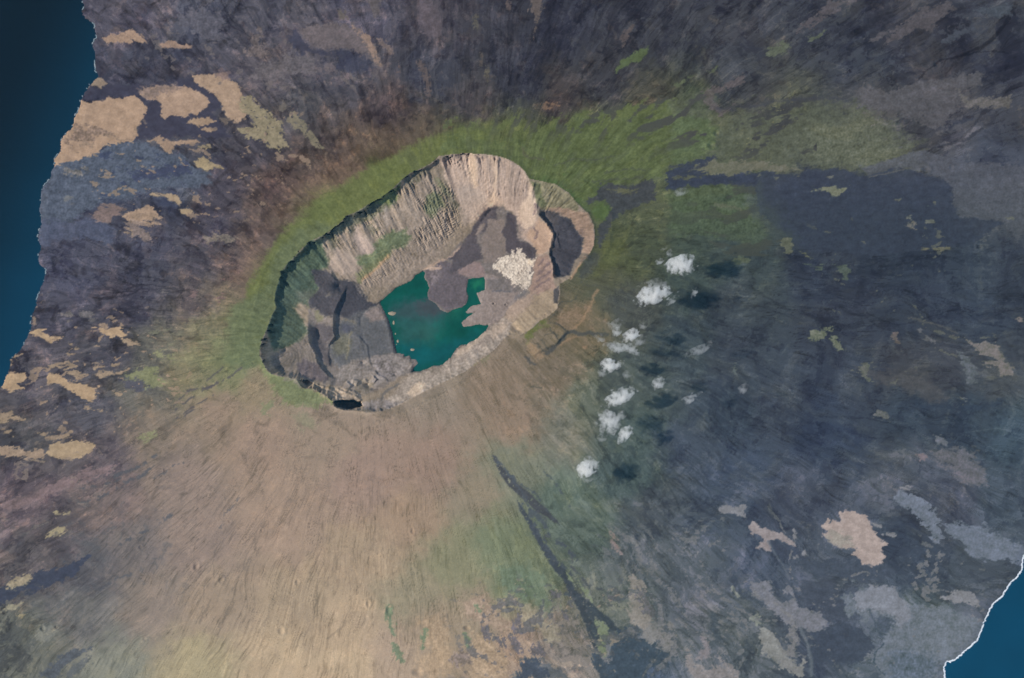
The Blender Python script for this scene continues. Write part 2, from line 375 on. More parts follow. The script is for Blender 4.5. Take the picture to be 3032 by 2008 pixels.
# ------------------------------------------------------------------ ground colours as the eye sees them (sRGB), later divided by the light
BASE = """300 40 88 84 95;450 60 88 88 100;600 40 82 80 90;700 120 95 90 98;850 40 85 82 95;1000 40 78 74 85;1150 60 62 62 75;1300 60 58 60 74;1500 60 62 64 76;1700 60 66 68 80;1900 60 64 68 80;2100 60 66 68 80;2300 60 66 70 82
300 160 72 72 84;500 140 85 82 92;600 180 92 86 92;800 170 82 80 90;1000 180 64 66 80;1200 180 58 60 74;1400 180 62 62 72;1700 180 66 70 80;2000 160 60 66 78;2300 170 58 62 76
250 200 68 68 82;700 260 82 80 85;900 280 84 74 80;1100 240 74 70 78;1300 240 72 66 72;1500 240 76 74 72;1750 230 70 70 78;2000 230 78 78 88;2200 240 80 78 88;2340 260 72 74 86
450 300 75 74 84;600 340 78 74 82;750 330 88 78 78;900 340 96 82 72;220 400 88 98 112;400 420 82 90 104;500 440 78 74 84;650 430 98 82 80;780 400 105 88 78
200 560 80 80 94;350 560 72 72 86;500 540 75 72 84;620 540 90 78 80;150 640 82 82 98;350 640 78 78 90;450 600 88 84 92;550 620 108 92 90;600 600 112 96 88
120 720 84 82 94;300 700 78 76 88;450 700 98 90 92;520 700 112 104 90;100 820 86 82 90;250 820 84 82 90;380 800 100 98 92;460 780 118 110 95
60 930 90 86 92;200 960 88 86 94;330 900 100 98 94;420 860 118 112 92;500 850 110 118 84;60 1000 88 86 90;250 1060 100 92 96;350 1000 120 110 100;500 940 130 116 104;580 880 128 116 100
60 1150 112 100 104;150 1240 94 88 92;250 1180 115 104 102;400 1100 128 116 108;600 1020 135 120 108;750 1000 132 120 108
80 1300 95 90 93;200 1300 90 89 93;300 1260 112 106 104;450 1250 130 118 110;650 1200 140 125 112;850 1100 136 120 110;1000 1080 132 116 106
80 1480 104 106 100;200 1440 106 105 104;350 1400 125 116 108;500 1400 138 126 112;700 1400 146 133 115;850 1300 146 132 114;950 1200 140 124 108
250 1540 118 122 112;450 1540 148 140 116;650 1520 162 147 125;800 1450 160 144 123;800 1540 166 150 127;900 1500 150 136 121
950 1380 130 125 108;1000 1450 140 128 112;1100 1420 135 125 110;1050 1300 122 122 102;1150 1250 112 124 100;1200 1320 108 122 100
1100 1150 125 118 105;1200 1080 112 118 105;1300 1150 98 118 104;1350 1200 100 116 106;1300 1000 112 112 105;1200 980 128 114 102;1150 900 130 116 104;1300 880 118 106 96;1350 920 100 108 100;1450 880 86 96 98
1450 1000 88 104 102;1450 1100 88 106 104;1500 1180 84 90 102;1350 760 112 100 88;1400 640 90 88 80;1450 700 82 84 88;1420 600 88 92 72;1500 560 82 88 76;1500 480 95 98 82;1600 460 88 104 78;1700 450 80 98 84;1750 460 88 96 92
1600 560 78 90 84;1600 650 72 86 86;1700 600 72 84 86;1700 700 74 82 92;1600 780 74 86 94;1700 820 72 80 94;1700 950 70 82 96;1600 1050 78 88 104;1800 950 74 82 98
1150 330 96 104 72;1100 350 98 112 74;900 400 103 115 72;750 480 109 117 74;680 560 108 115 78;640 640 104 112 72;580 760 104 120 78;560 830 98 120 84
1250 340 94 104 70;1350 330 92 107 74;1500 330 93 107 80;1600 290 92 106 80;1650 360 96 106 80;1300 400 86 112 68;1750 340 100 102 82;1800 280 98 100 84
1900 330 92 98 90;2000 360 92 98 92;2000 300 88 90 92;2100 330 84 84 92;2200 300 82 82 94;2300 350 70 76 90;2250 430 72 78 92;2300 470 84 86 100;2340 500 84 86 98
1850 450 66 72 88;2000 450 62 70 84;2100 500 62 70 84;1900 600 64 72 88;2100 600 60 70 84;2250 600 60 70 84;2340 600 66 74 88
1950 750 66 72 88;2100 720 62 70 86;2250 720 66 76 92;2100 860 78 78 90;2200 850 74 76 90;2300 880 82 86 98;2000 900 68 76 92
1900 1000 66 78 98;1700 1100 76 88 108;2100 950 66 78 92;2250 960 70 84 98;2340 1000 76 94 106;1650 1200 82 92 108;1850 1150 82 88 106;2100 1100 88 94 110;2200 1150 80 84 102;2330 1150 84 96 110
1600 1300 94 102 112;1500 1300 98 104 112;1750 1300 84 94 112;1900 1320 88 96 112;2100 1280 80 90 106;2250 1350 84 92 106;1450 1400 108 116 112;1600 1400 98 104 116;1700 1480 100 108 116;1900 1450 76 84 102;2050 1500 98 110 120;2150 1450 106 120 124
1300 1500 128 122 118;1200 1500 148 132 118;1500 1540 86 104 122;1550 1500 110 116 120
900 700 140 126 114;700 800 110 108 105;1100 600 140 126 114;1200 600 140 126 114;1000 900 130 120 110;640 510 108 91 84;715 435 108 91 83;800 375 104 87 79;575 640 116 100 90;535 720 118 106 92;600 570 106 92 88;880 330 98 84 76;960 300 90 80 74;490 860 118 116 96"""
bs = np.array([[float(t) for t in e.split()] for e in BASE.replace('\n', ';').split(';') if e.strip()])
bp = bs[:, :2]/0.781; bc = bs[:, 2:]
cu_ = np.arange(LU0, LU1+1, 24.); cv_ = np.arange(LV0, LV1+1, 24.)
CU, CV = np.meshgrid(np.clip(cu_, -60, 3090), np.clip(cv_, -60, 2060))
d2 = (CU[..., None]-bp[:, 0])**2+(CV[..., None]-bp[:, 1])**2
wt = 1/(d2+55.0**2)**2.6
cc = (wt[..., None]*bc).sum(2)/wt.sum(2)[..., None]
def bilin24(A, u, v):
    x = np.clip((u-LU0)/24, 0, A.shape[1]-1.001); y = np.clip((v-LV0)/24, 0, A.shape[0]-1.001)
    j = x.astype(int); i = y.astype(int); fx = (x-j)[..., None]; fy = (y-i)[..., None]
    return (A[i, j]*(1-fx)+A[i, j+1]*fx)*(1-fy)+(A[i+1, j]*(1-fx)+A[i+1, j+1]*fx)*fy
wobx = 34*w1x+16*w2x; woby = 34*w1y+16*w2y
C = bilin24(cc, U+wobx, V+woby)
# flow texture on the flanks: tongues of older and younger lava running downslope
sA = streak(90, 4, 101, 4, 2.0); sB = streak(260, 7, 107, 4, 1.3); sC = streak(620, 12, 113, 3, 1.0)
# coastal lava (left, top, right) is lobate and dark-light broken; the southern flank finely streaked
sth = sstep(1150, 1500, V-0.25*U+300)*sstep(2300, 1500, U)
lob = fbm(U/70+0.6*w1x, V/45+0.6*w1y, 121, 4)
nwp = sstep(1500, 900, U)*sstep(1500, 1000, V)          # blocky coastal flows in the north-west
mod = 1+0.12*sA+0.15*sB+0.12*sC+(0.03+0.08*nwp)*lob+(0.015+0.03*nwp)*w2x+0.02*w3x
tanz = np.clip(sstep(1050, 1350, V+0.35*(1300-U)*(U < 1300))*sstep(2000, 1500, U+0.3*(V-1200))*sstep(150, 700, U+0.4*(V-1200)), 0, 1)
rz = sstep(1550, 1900, U)*sstep(450, 700, V)
mod = 1+(mod-1)*(1-0.78*tanz)*(1-0.4*rz)
C = C*np.where(inr, 1.0, mod)[..., None]
# overlapping flow units with crisp margins, older ones browner, younger ones blacker
fine = streak(1400, 14, 201, 3, 0.35)*sstep(0.95, 1.6, er); fine2 = streak(2600, 22, 205, 2, 0.2)*sstep(1.6, 2.2, er); mid = streak(600, 7, 209, 3, 0.6)
rag = 0.30*fbm(U/14+w2x, V/11+w2y, 211, 4)+0.08*fine+0.25*fbm(U/50, V/36, 213, 3)
var_ = sstep(-0.25, 0.4, fbm(U/150, V/150, 215, 3))
soft_ = (1-0.6*tanz)*(1-0.45*rz)*(1-0.5*tanz*sstep(1.25, 0.9, er))
for (K_, R_, sd_, thr, mul) in ((34, 5.0, 221, 0.10, (0.84, 0.85, 0.88)), (70, 9.0, 225, 0.14, (1.13, 1.11, 1.10)), (110, 13.0, 229, 0.12, (0.86, 0.87, 0.90)), (52, 8.0, 233, 0.2, (1.11, 1.07, 1.03)), (170, 18.0, 237, 0.18, (0.88, 0.88, 0.9)), (220, 22.0, 241, 0.24, (1.15, 1.12, 1.08))):
    um = sstep(thr, thr+0.05, streak(K_, R_, sd_, 4, 4.0)+rag)*(~inr)*(1-0.85*tanz)*(1-0.3*rz)*sstep(0.75, 1.0, er)
    C = C*(1+um[..., None]*(np.array(mul)-1))
C = C*np.where(inr, 1, 1+soft_*(0.2+0.8*var_)*(0.085*fine+0.06*fine2+0.05*mid))[..., None]
thinl = (1-sstep(0.0, 0.05, np.abs(streak(760, 3.5, 245, 3, 0.8))))*sstep(-0.05, 0.25, fbm(U/60, V/60, 247, 3))*(~inr)
C = C*(1-0.20*thinl[..., None])
for (K_, R_, sd_, wd_, am_) in ((300, 0.8, 249, 0.07, -0.08), (430, 1.0, 253, 0.08, -0.06), (360, 0.9, 259, 0.09, 0.06)):
    thinl = (1-sstep(wd_*0.3, wd_, np.abs(streak(K_, R_, sd_, 3, 1.4))))*sstep(-0.05, 0.2, fbm(U/90, V/90, sd_+1, 3))*(~inr)*np.clip(tanz+0.35, 0, 1)*sstep(0.95, 1.2, er)
    C = C*(1+am_*thinl[..., None])
# broken lighter / warmer flow lobes over dark lava
lobes = sstep(0.22, 0.34, fbm(U/55+1.2*w1x, V/34+1.2*w1y, 131, 4)+0.25*sB)
lm = (lobes*(0.10+0.25*nwp)*(~inr)*sstep(0.22, 0.6, er-0.0)*(1-sth*0.6))[..., None]
C = C*(1-lm)+(C*1.0+np.array([22, 18, 14]))*lm
dl = sstep(0.20, 0.34, fbm(U/80-1.1*w1x, V/50-1.1*w1y, 137, 4)+0.2*sB)*(0.06+0.26*nwp)*(~inr)
C = C*(1-dl[..., None]*0.55)
rv = (1-sstep(0.0, 0.07, np.abs(streak(260, 2.2, 161, 3, 1.6))))*sstep(-0.1, 0.3, fbm(U/70, V/110, 163, 3))
rv2 = (1-sstep(0.0, 0.10, np.abs(streak(420, 5, 167, 3, 1.6))))*sstep(0.0, 0.35, fbm(U/50, V/70, 169, 3))
C = C*(1-(0.15*rv+0.12*rv2)*(~inr))[..., None]
sp_ = sstep(0.32, 0.5, fbm(U/11+2*w2x, V/8+2*w2y, 171, 3)+0.35*sB)*(~inr)*(0.06+0.06*nwp)
C = C*(1+sp_[..., None]*np.array([1.0, 0.9, 0.75]))
sp_ = sstep(0.30, 0.5, fbm(U/14-2*w2x, V/9+2*w2y, 173, 3)+0.35*sB)*(~inr)*(0.05+0.06*nwp)
C = C*(1-sp_[..., None])

# branching lava channels followed downslope from the shoulders of the volcano to the shore
def flow_point(er_, th_):
    z_ = cf*np.cosh(er_+1j*th_)
    return (cx0+z_.real*math.cos(phi)-z_.imag*math.sin(phi), cy0+z_.real*math.sin(phi)+z_.imag*math.cos(phi))
frng = np.random.RandomState(23)
fac = np.ones(U.shape+(3,))
def flow(er_, th_, length, wid, mul, depth=0):
    pts = []; dr = 0; step = 0.018
    while length > 0:
        p = flow_point(er_, th_); pts.append(p)
        dr = 0.72*dr+0.0075*frng.randn()
        th_ += dr*0.55; er_ += step*(0.6+0.8*frng.rand()); length -= 1
        if depth < 2 and frng.rand() < 0.13 and length > 3:
            flow(er_, th_, length*(0.4+0.5*frng.rand()), wid*(0.5+0.35*frng.rand()), mul, depth+1)
            dr += 0.012*(1 if frng.rand() < 0.5 else -1)
    n = len(pts)
    for k in range(0, n-1, 8):
        seg = pts[k:k+9]
        if len(seg) < 2: continue
        a = np.array(seg)
        if a[:, 0].max() < -60 or a[:, 0].min() > 3090 or a[:, 1].max() < -60 or a[:, 1].min() > 2070: continue
        s_ = sl_for(a, wid+8)
        if U[s_].size == 0: continue
        x = U[s_]+0.5*(4*w3x[s_]+5*w2x[s_]); y = V[s_]+0.5*(4*w3y[s_]+5*w2y[s_])
        t = (k+4)/max(n, 1); ww = wid*(0.55+0.9*t)*(1.0 if t < 0.8 else 1.35)
        m = np.clip(0.5+(ww/2-seg_dist(x, y, a, False))/1.8, 0, 1)
        m = (m*(~inr[s_]))[..., None]
        f_ = 1+m*(np.array(mul)-1)
        fac[s_] = np.where(np.array(mul)[None, None] < 1, np.minimum(fac[s_], f_), np.maximum(fac[s_], f_))
for k_ in range(430):
    th_ = frng.rand()*2*np.pi-np.pi
    er0 = 0.95+1.1*frng.rand()**0.8
    px_, py_ = flow_point(er0+0.2, th_)
    st = 1 if (py_ > 1150 and px_ < 1750) else 0
    dark = frng.rand() < 0.62
    amt = (0.10+0.14*frng.rand())*(0.5 if st else 1.0)
    mul = (1-amt, 1-amt*0.95, 1-amt*0.85) if dark else (1+amt*0.95, 1+amt*0.8, 1+amt*0.6)
    wid = (1.6+2.0*frng.rand()) if st else (2.0+9.0*frng.rand()**2)
    flow(er0, th_, 8+26*frng.rand(), wid, mul)
C = C*(1+(fac-1)*(1-0.40*rz)[..., None])

owner = np.zeros(U.shape, np.int32)      # which named landform a place belongs to
names = ['ground']
labels = {}
def reg(name, label, cat):
    names.append(name); labels[len(names)-1] = (label, cat); return len(names)-1

ZONE = [0]
def paint(tile, col, pts, soft=2.0, warp=1.0, op=1.0, mott=0.10, own=0, streaky=0.0, holes=0.0, clip=None):
    P = T(tile, pts) if isinstance(pts, str) else pts
    s = sl_for(P, soft*2+14*warp+4)
    x = U[s]+warp*WX[s]; y = V[s]+warp*WY[s]
    sd = sdf(x, y, P)+warp*(5.0*fbm(U[s]/9, V[s]/6, 145+len(P) % 7, 3)+(13.0*fbm(U[s]/22, V[s]/13, 147+len(P) % 5, 4)+8.0*fine[s]+12.0*mid[s])*(clip != 'in'))
    m = np.clip(0.5+sd/(2*soft), 0, 1)
    if clip == 'in': m = m*inr[s]
    if clip == 'out': m = m*(~inr[s])
    if clip == 'rim': m = m*((~inr[s]) | (drim[s] < 0))
    m = m*(csd[s] > 0)
    if holes:
        m = m*(1-sstep(0.45-holes, 0.62-holes, fbm(U[s]/16+w1x[s], V[s]/10+w1y[s], 141, 3)+0.5*sC[s]+0.12*np.clip(1-sd/14, 0, 1)))
    mm = (m*op)[..., None]
    tx = 1+mott*(0.9*w2x[s]+0.8*w3x[s]+0.5*w1x[s])+streaky*(sB[s]+0.6*sC[s])+(clip != 'in')*(0.05*mid[s]+0.13*fbm(U[s]/26, V[s]/18, 149+len(P) % 9, 4))
    C[s] = C[s]*(1-mm)+np.array(col, float)*tx[..., None]*mm
    if own: owner[s] = np.where(m > 0.5, own, owner[s])
def stroke(tile, col, pts, wpx, soft=1.5, warp=0.6, op=1.0, brk=0.0):
    P = T(tile, pts); k = TILES[tile][2]
    s = sl_for(P, wpx/k+16)
    d = seg_dist(U[s]+warp*WX[s], V[s]+warp*WY[s], P, False)
    m = np.clip(0.5+(wpx/k/2-d)/(2*soft), 0, 1)*op*(csd[s] > 0)
    if brk: m = m*sstep(-brk*0.4, 0.25, w2x[s]+w1y[s]+0.2)
    C[s] = C[s]*(1-m[..., None])+np.array(col, float)*(1+0.08*w3x[s][..., None])*m[..., None]

TAN = (160, 136, 118); DK = (66, 65, 80)
# --- green vegetation belts
paint('E', (104, 114, 72), '100 1556 200 1400 300 1200 430 1000 560 880 640 830 800 680 900 590 1100 470 1200 400 1300 340 1500 250 1700 130 1850 50 2100 -20 2300 -60 2500 0 2500 200 2030 215 1600 620 1330 700 1060 870 740 1070 440 1390 380 1600 100 1700', 9, 0.8, .9, .12, clip='out', streaky=.10)
paint('D', (103, 115, 84), '2368 0 2100 30 1980 160 1900 300 1880 420 1800 500 1650 570 1600 700 1580 850 1600 960 1690 990 1760 960 1820 1000 1900 1090 1990 1085 1850 800 1940 560 2010 350 2100 200 2368 40', 10, 1.0, .88, .12, clip='out', streaky=.12)
paint('D', (108, 120, 86), '1850 1040 1990 1070 2100 1130 2200 1180 2330 1250 2200 1290 2000 1260 1930 1200 1890 1130', 7, 1.2, .85, .12, clip='out', streaky=.1)
paint('D', (104, 118, 90), '1840 1270 1920 1260 1900 1330 1820 1320', 5, 1.2, .6)
paint('D', (116, 117, 98), '2040 1340 2150 1330 2230 1430 2120 1440', 8, 1.2, .6)
paint('D', (122, 126, 95), '1300 700 1450 640 1620 600 1590 900 1420 980 1240 1000 1150 960 1400 860', 18, 1.5, .3, .15, streaky=.35)
paint('B', (94, 107, 73), '700 1060 760 990 850 930 1000 980 1250 960 1400 910 1700 840 2000 750 2380 690 2380 1210 2000 1290 1830 1300 1800 1400 1740 1430 1650 1340 1450 1240 1350 1210 1250 1130 1100 1090 950 1070', 7, 1.4, .9, .14, clip='out', streaky=.22, holes=.02)
for p_ in ('740 900 770 840 820 830 790 890', '1020 935 1080 880 1250 820 1230 870 1100 935', '1250 945 1330 890 1360 900 1290 955', '1400 940 1440 880 1560 805 1600 800 1540 870 1430 940', '1620 870 1700 790 1800 770 1750 820', '1870 800 2000 740 2100 745 2240 715 2368 690 2300 780 2000 820', '840 950 900 890 1000 840 960 900 880 950'):
    paint('B', (96, 107, 73), p_, 3, .8, .85, .12)
paint('C', (88, 93, 84), '-30 690 180 700 300 800 450 760 700 730 830 700 1200 720 1300 760 1500 860 1700 1000 1720 1180 1400 1215 1300 1200 1000 1190 800 1185 640 1150 250 1160 -30 1200', 22, 2.4, .8, .18, holes=0.06)
paint('C', (92, 110, 78), '-30 780 200 830 300 900 280 1050 150 1130 -30 1160', 10, 1.2, .8, .16, streaky=.15)
paint('C', (108, 112, 96), '950 880 1200 860 1420 880 1500 960 1650 1060 1600 1150 1400 1190 1150 1170 950 1120 880 1000', 26, 2.0, .35, .32)
paint('C', (108, 105, 98), '60 1205 280 1100 300 1140 500 1130 640 1140 900 1190 560 1205 360 1240 160 1222', 3, .7, .8)
paint('C', (84, 98, 78), '-40 1320 200 1290 450 1300 520 1340 480 1420 560 1500 600 1563 560 1640 -40 1640', 9, 1.4, .8, .22)
paint('M', (84, 97, 82), '-40 -20 540 0 560 100 530 190 400 170 280 110 100 60 -40 100', 8, 1.2, .7, .2)
stroke('C', (106, 104, 96), '280 1430 420 1460 540 1500', 22, 3, .8, .6)
# lava fingers and bare ground showing through the green belts
gs_ = (slice(*np.searchsorted(gv, [280, 760])), slice(*np.searchsorted(gu, [1150, 2420])))
grn = (C[gs_][..., 1] > C[gs_][..., 0]+1.5)*(~inr[gs_])
brk = sstep(0.08, 0.2, streak(110, 4, 261, 4, 2.0)[gs_]+0.35*fbm(U[gs_]/30, V[gs_]/16, 263, 4))*0.8*grn
brk *= sstep(420, 330, V[gs_]-0.10*(U[gs_]-1500))*0.9+0.25+0.75*sstep(1900, 2250, U[gs_])
C[gs_] = C[gs_]*(1-brk[..., None])+np.array([74., 76., 76.])*brk[..., None]
yel = sstep(0.1, 0.35, streak(90, 4, 267, 4, 2.0)+0.3*w1x)*0.5*(~inr)*(C[..., 1] > C[..., 0]+1.5)
C = C*(1+yel[..., None]*np.array([0.05, 0.02, -0.02]))
# --- north-west coast and flank
paint('A', DK, '600 640 760 590 1000 600 1340 540 1500 650 1560 740 1500 800 1560 900 1640 960 1300 960 1020 975 930 995 960 900 1030 760 980 690 850 690 600 705', 3, .8, .9, .06)
i = reg('lava_field', 'slate blue weathered lava field below the big tan flow on the upper left coast', 'lava field')
paint('A', (88, 98, 108), '370 1160 690 1060 760 1015 930 990 1030 985 1130 1040 1180 1080 1290 1090 1360 1170 1460 1230 1480 1300 1380 1310 1290 1290 1100 1330 900 1380 760 1390 650 1450 560 1500 420 1600 290 1700 275 1450 290 1330 355 1220', 3, 1.1, .92, .2, own=i)
paint('A', (66, 72, 92), '900 1215 1000 1190 1150 1180 1320 1130 1330 1190 1230 1230 1080 1250 950 1250', 3, 1.4, .8)
for e in ('700 1090 730 1060 780 1070 770 1110 720 1110', '780 1215 800 1200 815 1215 790 1230', '865 1275 890 1270 885 1295', '720 1360 760 1340 800 1350 770 1375', '850 1150 880 1155 870 1170', '940 1110 980 1105 970 1120', '1080 1080 1130 1085 1120 1110'):
    paint('A', (66, 76, 94), e, 2, 1.4, .8)
paint('A', (124, 118, 116), '450 1190 590 1190 595 1215 480 1215', 3, 1.4, .8, .3)
paint('A', (118, 118, 118), '450 1385 490 1380 500 1400 460 1405', 2, 1, .7); paint('A', (112, 112, 116), '470 1440 510 1430 500 1450', 2, 1, .6)
paint('D', (85, 92, 108), '285 -20 760 -20 800 90 780 140 700 130 500 110 370 130 300 170 270 150', 4, 1.2, .85, .14)
paint('A', (100, 97, 106), '1250 130 1330 60 1440 80 1540 80 1590 150 1560 220 1530 290 1420 270 1330 200 1250 170', 4, 1.4, .7, .2)
paint('A', (112, 101, 100), '1760 270 1810 180 1830 290 1900 370 1890 400 1810 400 1720 380', 3, 1.4, .75, .25)
paint('A', (104, 98, 102), '1880 440 2000 390 2130 390 2200 420 2210 500 2160 520 2050 510 1950 560 1850 580 1760 560 1800 480', 3, 1.2, .75, .2)
paint('S', (106, 97, 100), '887 85 929 76 1000 74 1055 72 1084 101 1118 148 1127 198 1101 186 1076 160 1034 150 1000 146 950 146 912 131 895 110', 3, .9, .9, .12)
paint('B', (142, 122, 111), '120 175 210 240 250 340 315 485 250 420 200 330', 2.5, 1, .85)
paint('A', (62, 63, 80), '2020 270 2090 200 2150 310 2180 350 2368 355 2368 400 2180 380 2100 370', 3, .9, .7)
paint('B', (58, 62, 80), '0 350 80 360 180 390 240 450 200 500 100 500 0 470', 5, 1, .6)
paint('A', (108, 98, 102), '2230 470 2300 440 2368 450 2368 500 2260 500', 3, 1, .7)
i = reg('lava_field', 'largest pale tan lava field meeting the sea on the upper left coast', 'lava field')
paint('A', (160, 137, 119), '568 700 620 715 680 712 760 690 870 690 945 662 975 690 1010 730 1030 755 1010 830 960 890 960 950 930 990 850 1000 790 1015 730 1015 690 1050 640 1090 560 1115 480 1130 385 1165 340 1120 400 1040 400 990 480 900 490 830 530 760', 1.5, .55, 1, .07, own=i)
paint('A', (112, 98, 92), '500 890 560 880 640 890 760 920 800 950 700 960 620 990 540 980 460 1000 440 980 520 940', 4, 1.4, .65, .35)
i = reg('lava_field', 'tan lava field just inland of the largest one, beyond a dark lava tongue', 'lava field')
paint('A', (158, 136, 120), '980 640 1060 600 1180 600 1290 610 1390 640 1460 690 1480 730 1420 770 1390 790 1290 815 1210 815 1160 838 1125 810 1130 740 1090 700 1030 690 970 670', 1.7, .6, 1, .08, own=i)
paint('A', (118, 106, 106), '960 650 1040 600 1180 590 1280 620 1200 640 1120 660 1080 700 1030 690', 5, 1.2, .6, .2)
i = reg('lava_field', 'long tan lava field with a ragged end, pointing from upper left down towards the caldera', 'lava field')
paint('A', (157, 136, 119), '1350 535 1430 520 1500 520 1580 500 1600 550 1660 590 1700 640 1690 700 1740 790 1720 830 1670 855 1600 820 1560 750 1510 690 1490 650 1420 600 1360 570', 1.7, .6, 1, .09, own=i)
paint('A', (118, 102, 104), '1490 500 1590 480 1600 545 1560 560', 4, 1, .7)
i = reg('lava_field', 'small pale tan lava field alone near the top of the left coast', 'lava field')
paint('A', (152, 130, 115), '720 270 790 240 860 235 940 210 985 240 1030 300 950 290 870 300 760 305', 1.8, .7, 1, .12, own=i)
paint('A', (104, 94, 96), '740 220 790 195 850 205 830 235 760 245', 4, 1, .6)
paint('A', (145, 124, 112), '1115 310 1180 285 1260 310 1350 325 1330 340 1230 330 1140 340', 1.7, .5, 1)
paint('A', (136, 122, 110), '690 535 750 570 710 615 620 610 650 575', 2, .6, 1)
paint('A', (150, 130, 113), '1310 860 1370 820 1460 825 1510 860 1450 880 1380 880', 1.7, .6, 1)
paint('A', (150, 130, 113), '1410 900 1460 890 1500 910 1470 930', 1.7, .5, 1)
paint('A', (148, 128, 113), '1030 985 1080 955 1150 960 1140 985 1240 985 1370 975 1400 1000 1340 1005 1240 1015 1210 1040 1190 1080 1160 1060 1100 1000', 1.7, .6, 1)
paint('A', (140, 128, 108), '1385 1030 1430 1010 1475 1030 1440 1055', 1.7, .6, 1)
paint('A', (150, 136, 112), '1355 1125 1420 1100 1470 1140 1520 1160 1570 1180 1500 1185 1470 1200 1420 1195 1385 1165', 1.7, .5, 1)
paint('A', (155, 138, 118), '1050 1365 1130 1360 1230 1365 1265 1400 1260 1440 1220 1425 1150 1385 1080 1385', 1.7, .5, 1)
paint('A', (155, 138, 116), '1255 1470 1290 1450 1350 1480 1310 1505 1270 1495', 1.7, .5, 1)
paint('A', (125, 108, 104), '650 1500 700 1450 800 1430 870 1470 830 1530 720 1560 650 1540', 3, 1, .85, .15)
paint('A', (152, 132, 116), '840 1520 930 1480 1040 1440 1110 1480 1080 1500 1130 1530 1010 1545 1160 1565 1000 1590 900 1563', 1.7, .6, 1, .12)
i = reg('lava_field', 'olive tan patchy lava field broken by dark flows, up and left of the caldera rim', 'lava field')
paint('A', (136, 127, 107), '1700 660 1780 700 1830 760 1900 800 1980 870 1960 900 2020 1000 2025 1055 1950 1020 1900 1040 1850 1010 1800 980 1740 970 1700 940 1670 890 1780 900 1760 830 1700 790 1680 720', 1.8, .9, .95, .12, own=i, holes=.12)
paint('A', (124, 117, 101), '2025 780 2080 790 2130 860 2190 950 2250 1050 2200 1030 2130 950 2060 890 2025 850', 2, .9, .9, .12, holes=.1)
paint('A', (112, 104, 98), '1980 700 2030 740 2010 800 1960 760', 2.5, 1, .7); paint('A', (108, 100, 96), '2100 640 2150 670 2140 700 2100 680', 2.5, 1, .6)
# --- top
for c_, p_ in (((117, 103, 101), '285 270 340 290 410 380 390 405 340 360 290 310'), ((94, 86, 96), '560 -20 650 -20 730 110 730 240 700 260 650 280 600 230 570 120'),
               ((102, 91, 92), '1350 -20 1430 -20 1430 110 1400 130 1390 190 1375 290 1360 310 1380 190 1390 120 1350 60'), ((97, 90, 93), '210 -20 300 -20 290 90 240 110'),
               ((97, 86, 88), '550 410 590 420 640 520 660 650 640 770 610 760 630 640 600 560 570 480'), ((94, 88, 81), '1040 450 1080 460 1070 520 1040 570 1050 500'),
               ((90, 82, 82), '1000 370 1020 400 1000 470 990 460'), ((122, 99, 88), '1390 738 1540 722 1570 740 1480 752 1410 750'), ((90, 81, 86), '1970 290 2020 190 2070 150 2060 220 2000 310'),
               ((104, 96, 92), '0 90 50 85 70 130 0 140'), ((98, 84, 84), '420 430 450 450 430 520'), ((92, 88, 84), '950 130 970 100 980 200 960 190'), ((96, 84, 88), '1170 20 1220 0 1210 50 1180 60')):
    paint('B', c_, p_, 2.5, .9, .8, .15)
i = reg('lava_field', 'small isolated bright green patch on the dark upper flank above the caldera', 'lava field')
paint('B', (89, 106, 74), '1950 500 1990 420 2060 390 2130 345 2170 325 2170 370 2120 450 2060 440 2000 470', 2, .6, .95, .1, own=i)
# --- upper right
for c_, p_, o_ in (((115, 118, 104), '960 1330 1060 1310 1220 1305 1170 1350 1100 1380 1050 1345', 0), ((96, 104, 90), '630 370 680 330 740 300 800 310 780 350 700 390 640 390', 0),
               ((97, 106, 92), '925 270 950 235 1000 240 1070 210 1010 250 940 290', 0), ((90, 84, 93), '1080 10 1290 -20 1160 60 1050 120 950 190 850 230 850 190 960 120', 0),
               ((88, 83, 92), '1470 300 1560 200 1700 80 1900 20 1960 60 1880 140 1780 220 1700 200 1600 270', 0), ((88, 86, 95), '1240 660 1340 590 1420 640 1500 650 1640 580 1900 540 2150 510 2150 580 2000 640 2100 690 2350 680 2340 740 2200 750 2000 720 1900 850 1850 930 1760 870 1620 830 1450 770 1300 740', 0),
               ((102, 98, 100), '1980 640 2080 700 2350 670 2330 740 2180 745 2060 750 2000 700', 0), ((94, 86, 93), '180 650 250 620 350 590 480 510 480 560 350 620 260 680 340 760 420 740 320 800 220 740', 0),
               ((92, 102, 80), '0 590 60 560 130 520 80 570 20 605', 0), ((92, 102, 82), '225 500 285 485 260 510', 0), ((88, 84, 94), '1330 290 1440 230 1500 220 1420 280 1340 305', 0), ((76, 82, 94), '1860 290 1960 210 2100 200 2000 260 1900 310', 0),
               ((72, 80, 90), '2090 60 2368 30 2368 110 2280 130 2150 90', 0), ((92, 98, 94), '1560 335 1610 338 1580 350', 0)):
    paint('C', c_, p_, 2.6, 1.0, .8, .16)
stroke('C', (58, 66, 82), '1930 890 2000 850 2100 830', 14, 3, 1, .6)
stroke('C', (64, 66, 80), '300 760 500 750 700 710 1000 690 1230 700', 22, 4, 1, .55)
paint('C', (86, 88, 101), '1350 1235 1500 1195 1620 1180 1720 1195 1860 1245 1950 1330 1940 1440 2000 1530 2210 1530 2300 1550 2400 1700 2500 1400 2500 1150 2000 1140 1700 1050 1300 1180', 3, .8, .8, .12)
i = reg('lava_field', 'broad dark lava field spreading right from the caldera below the green shoulder', 'lava field')
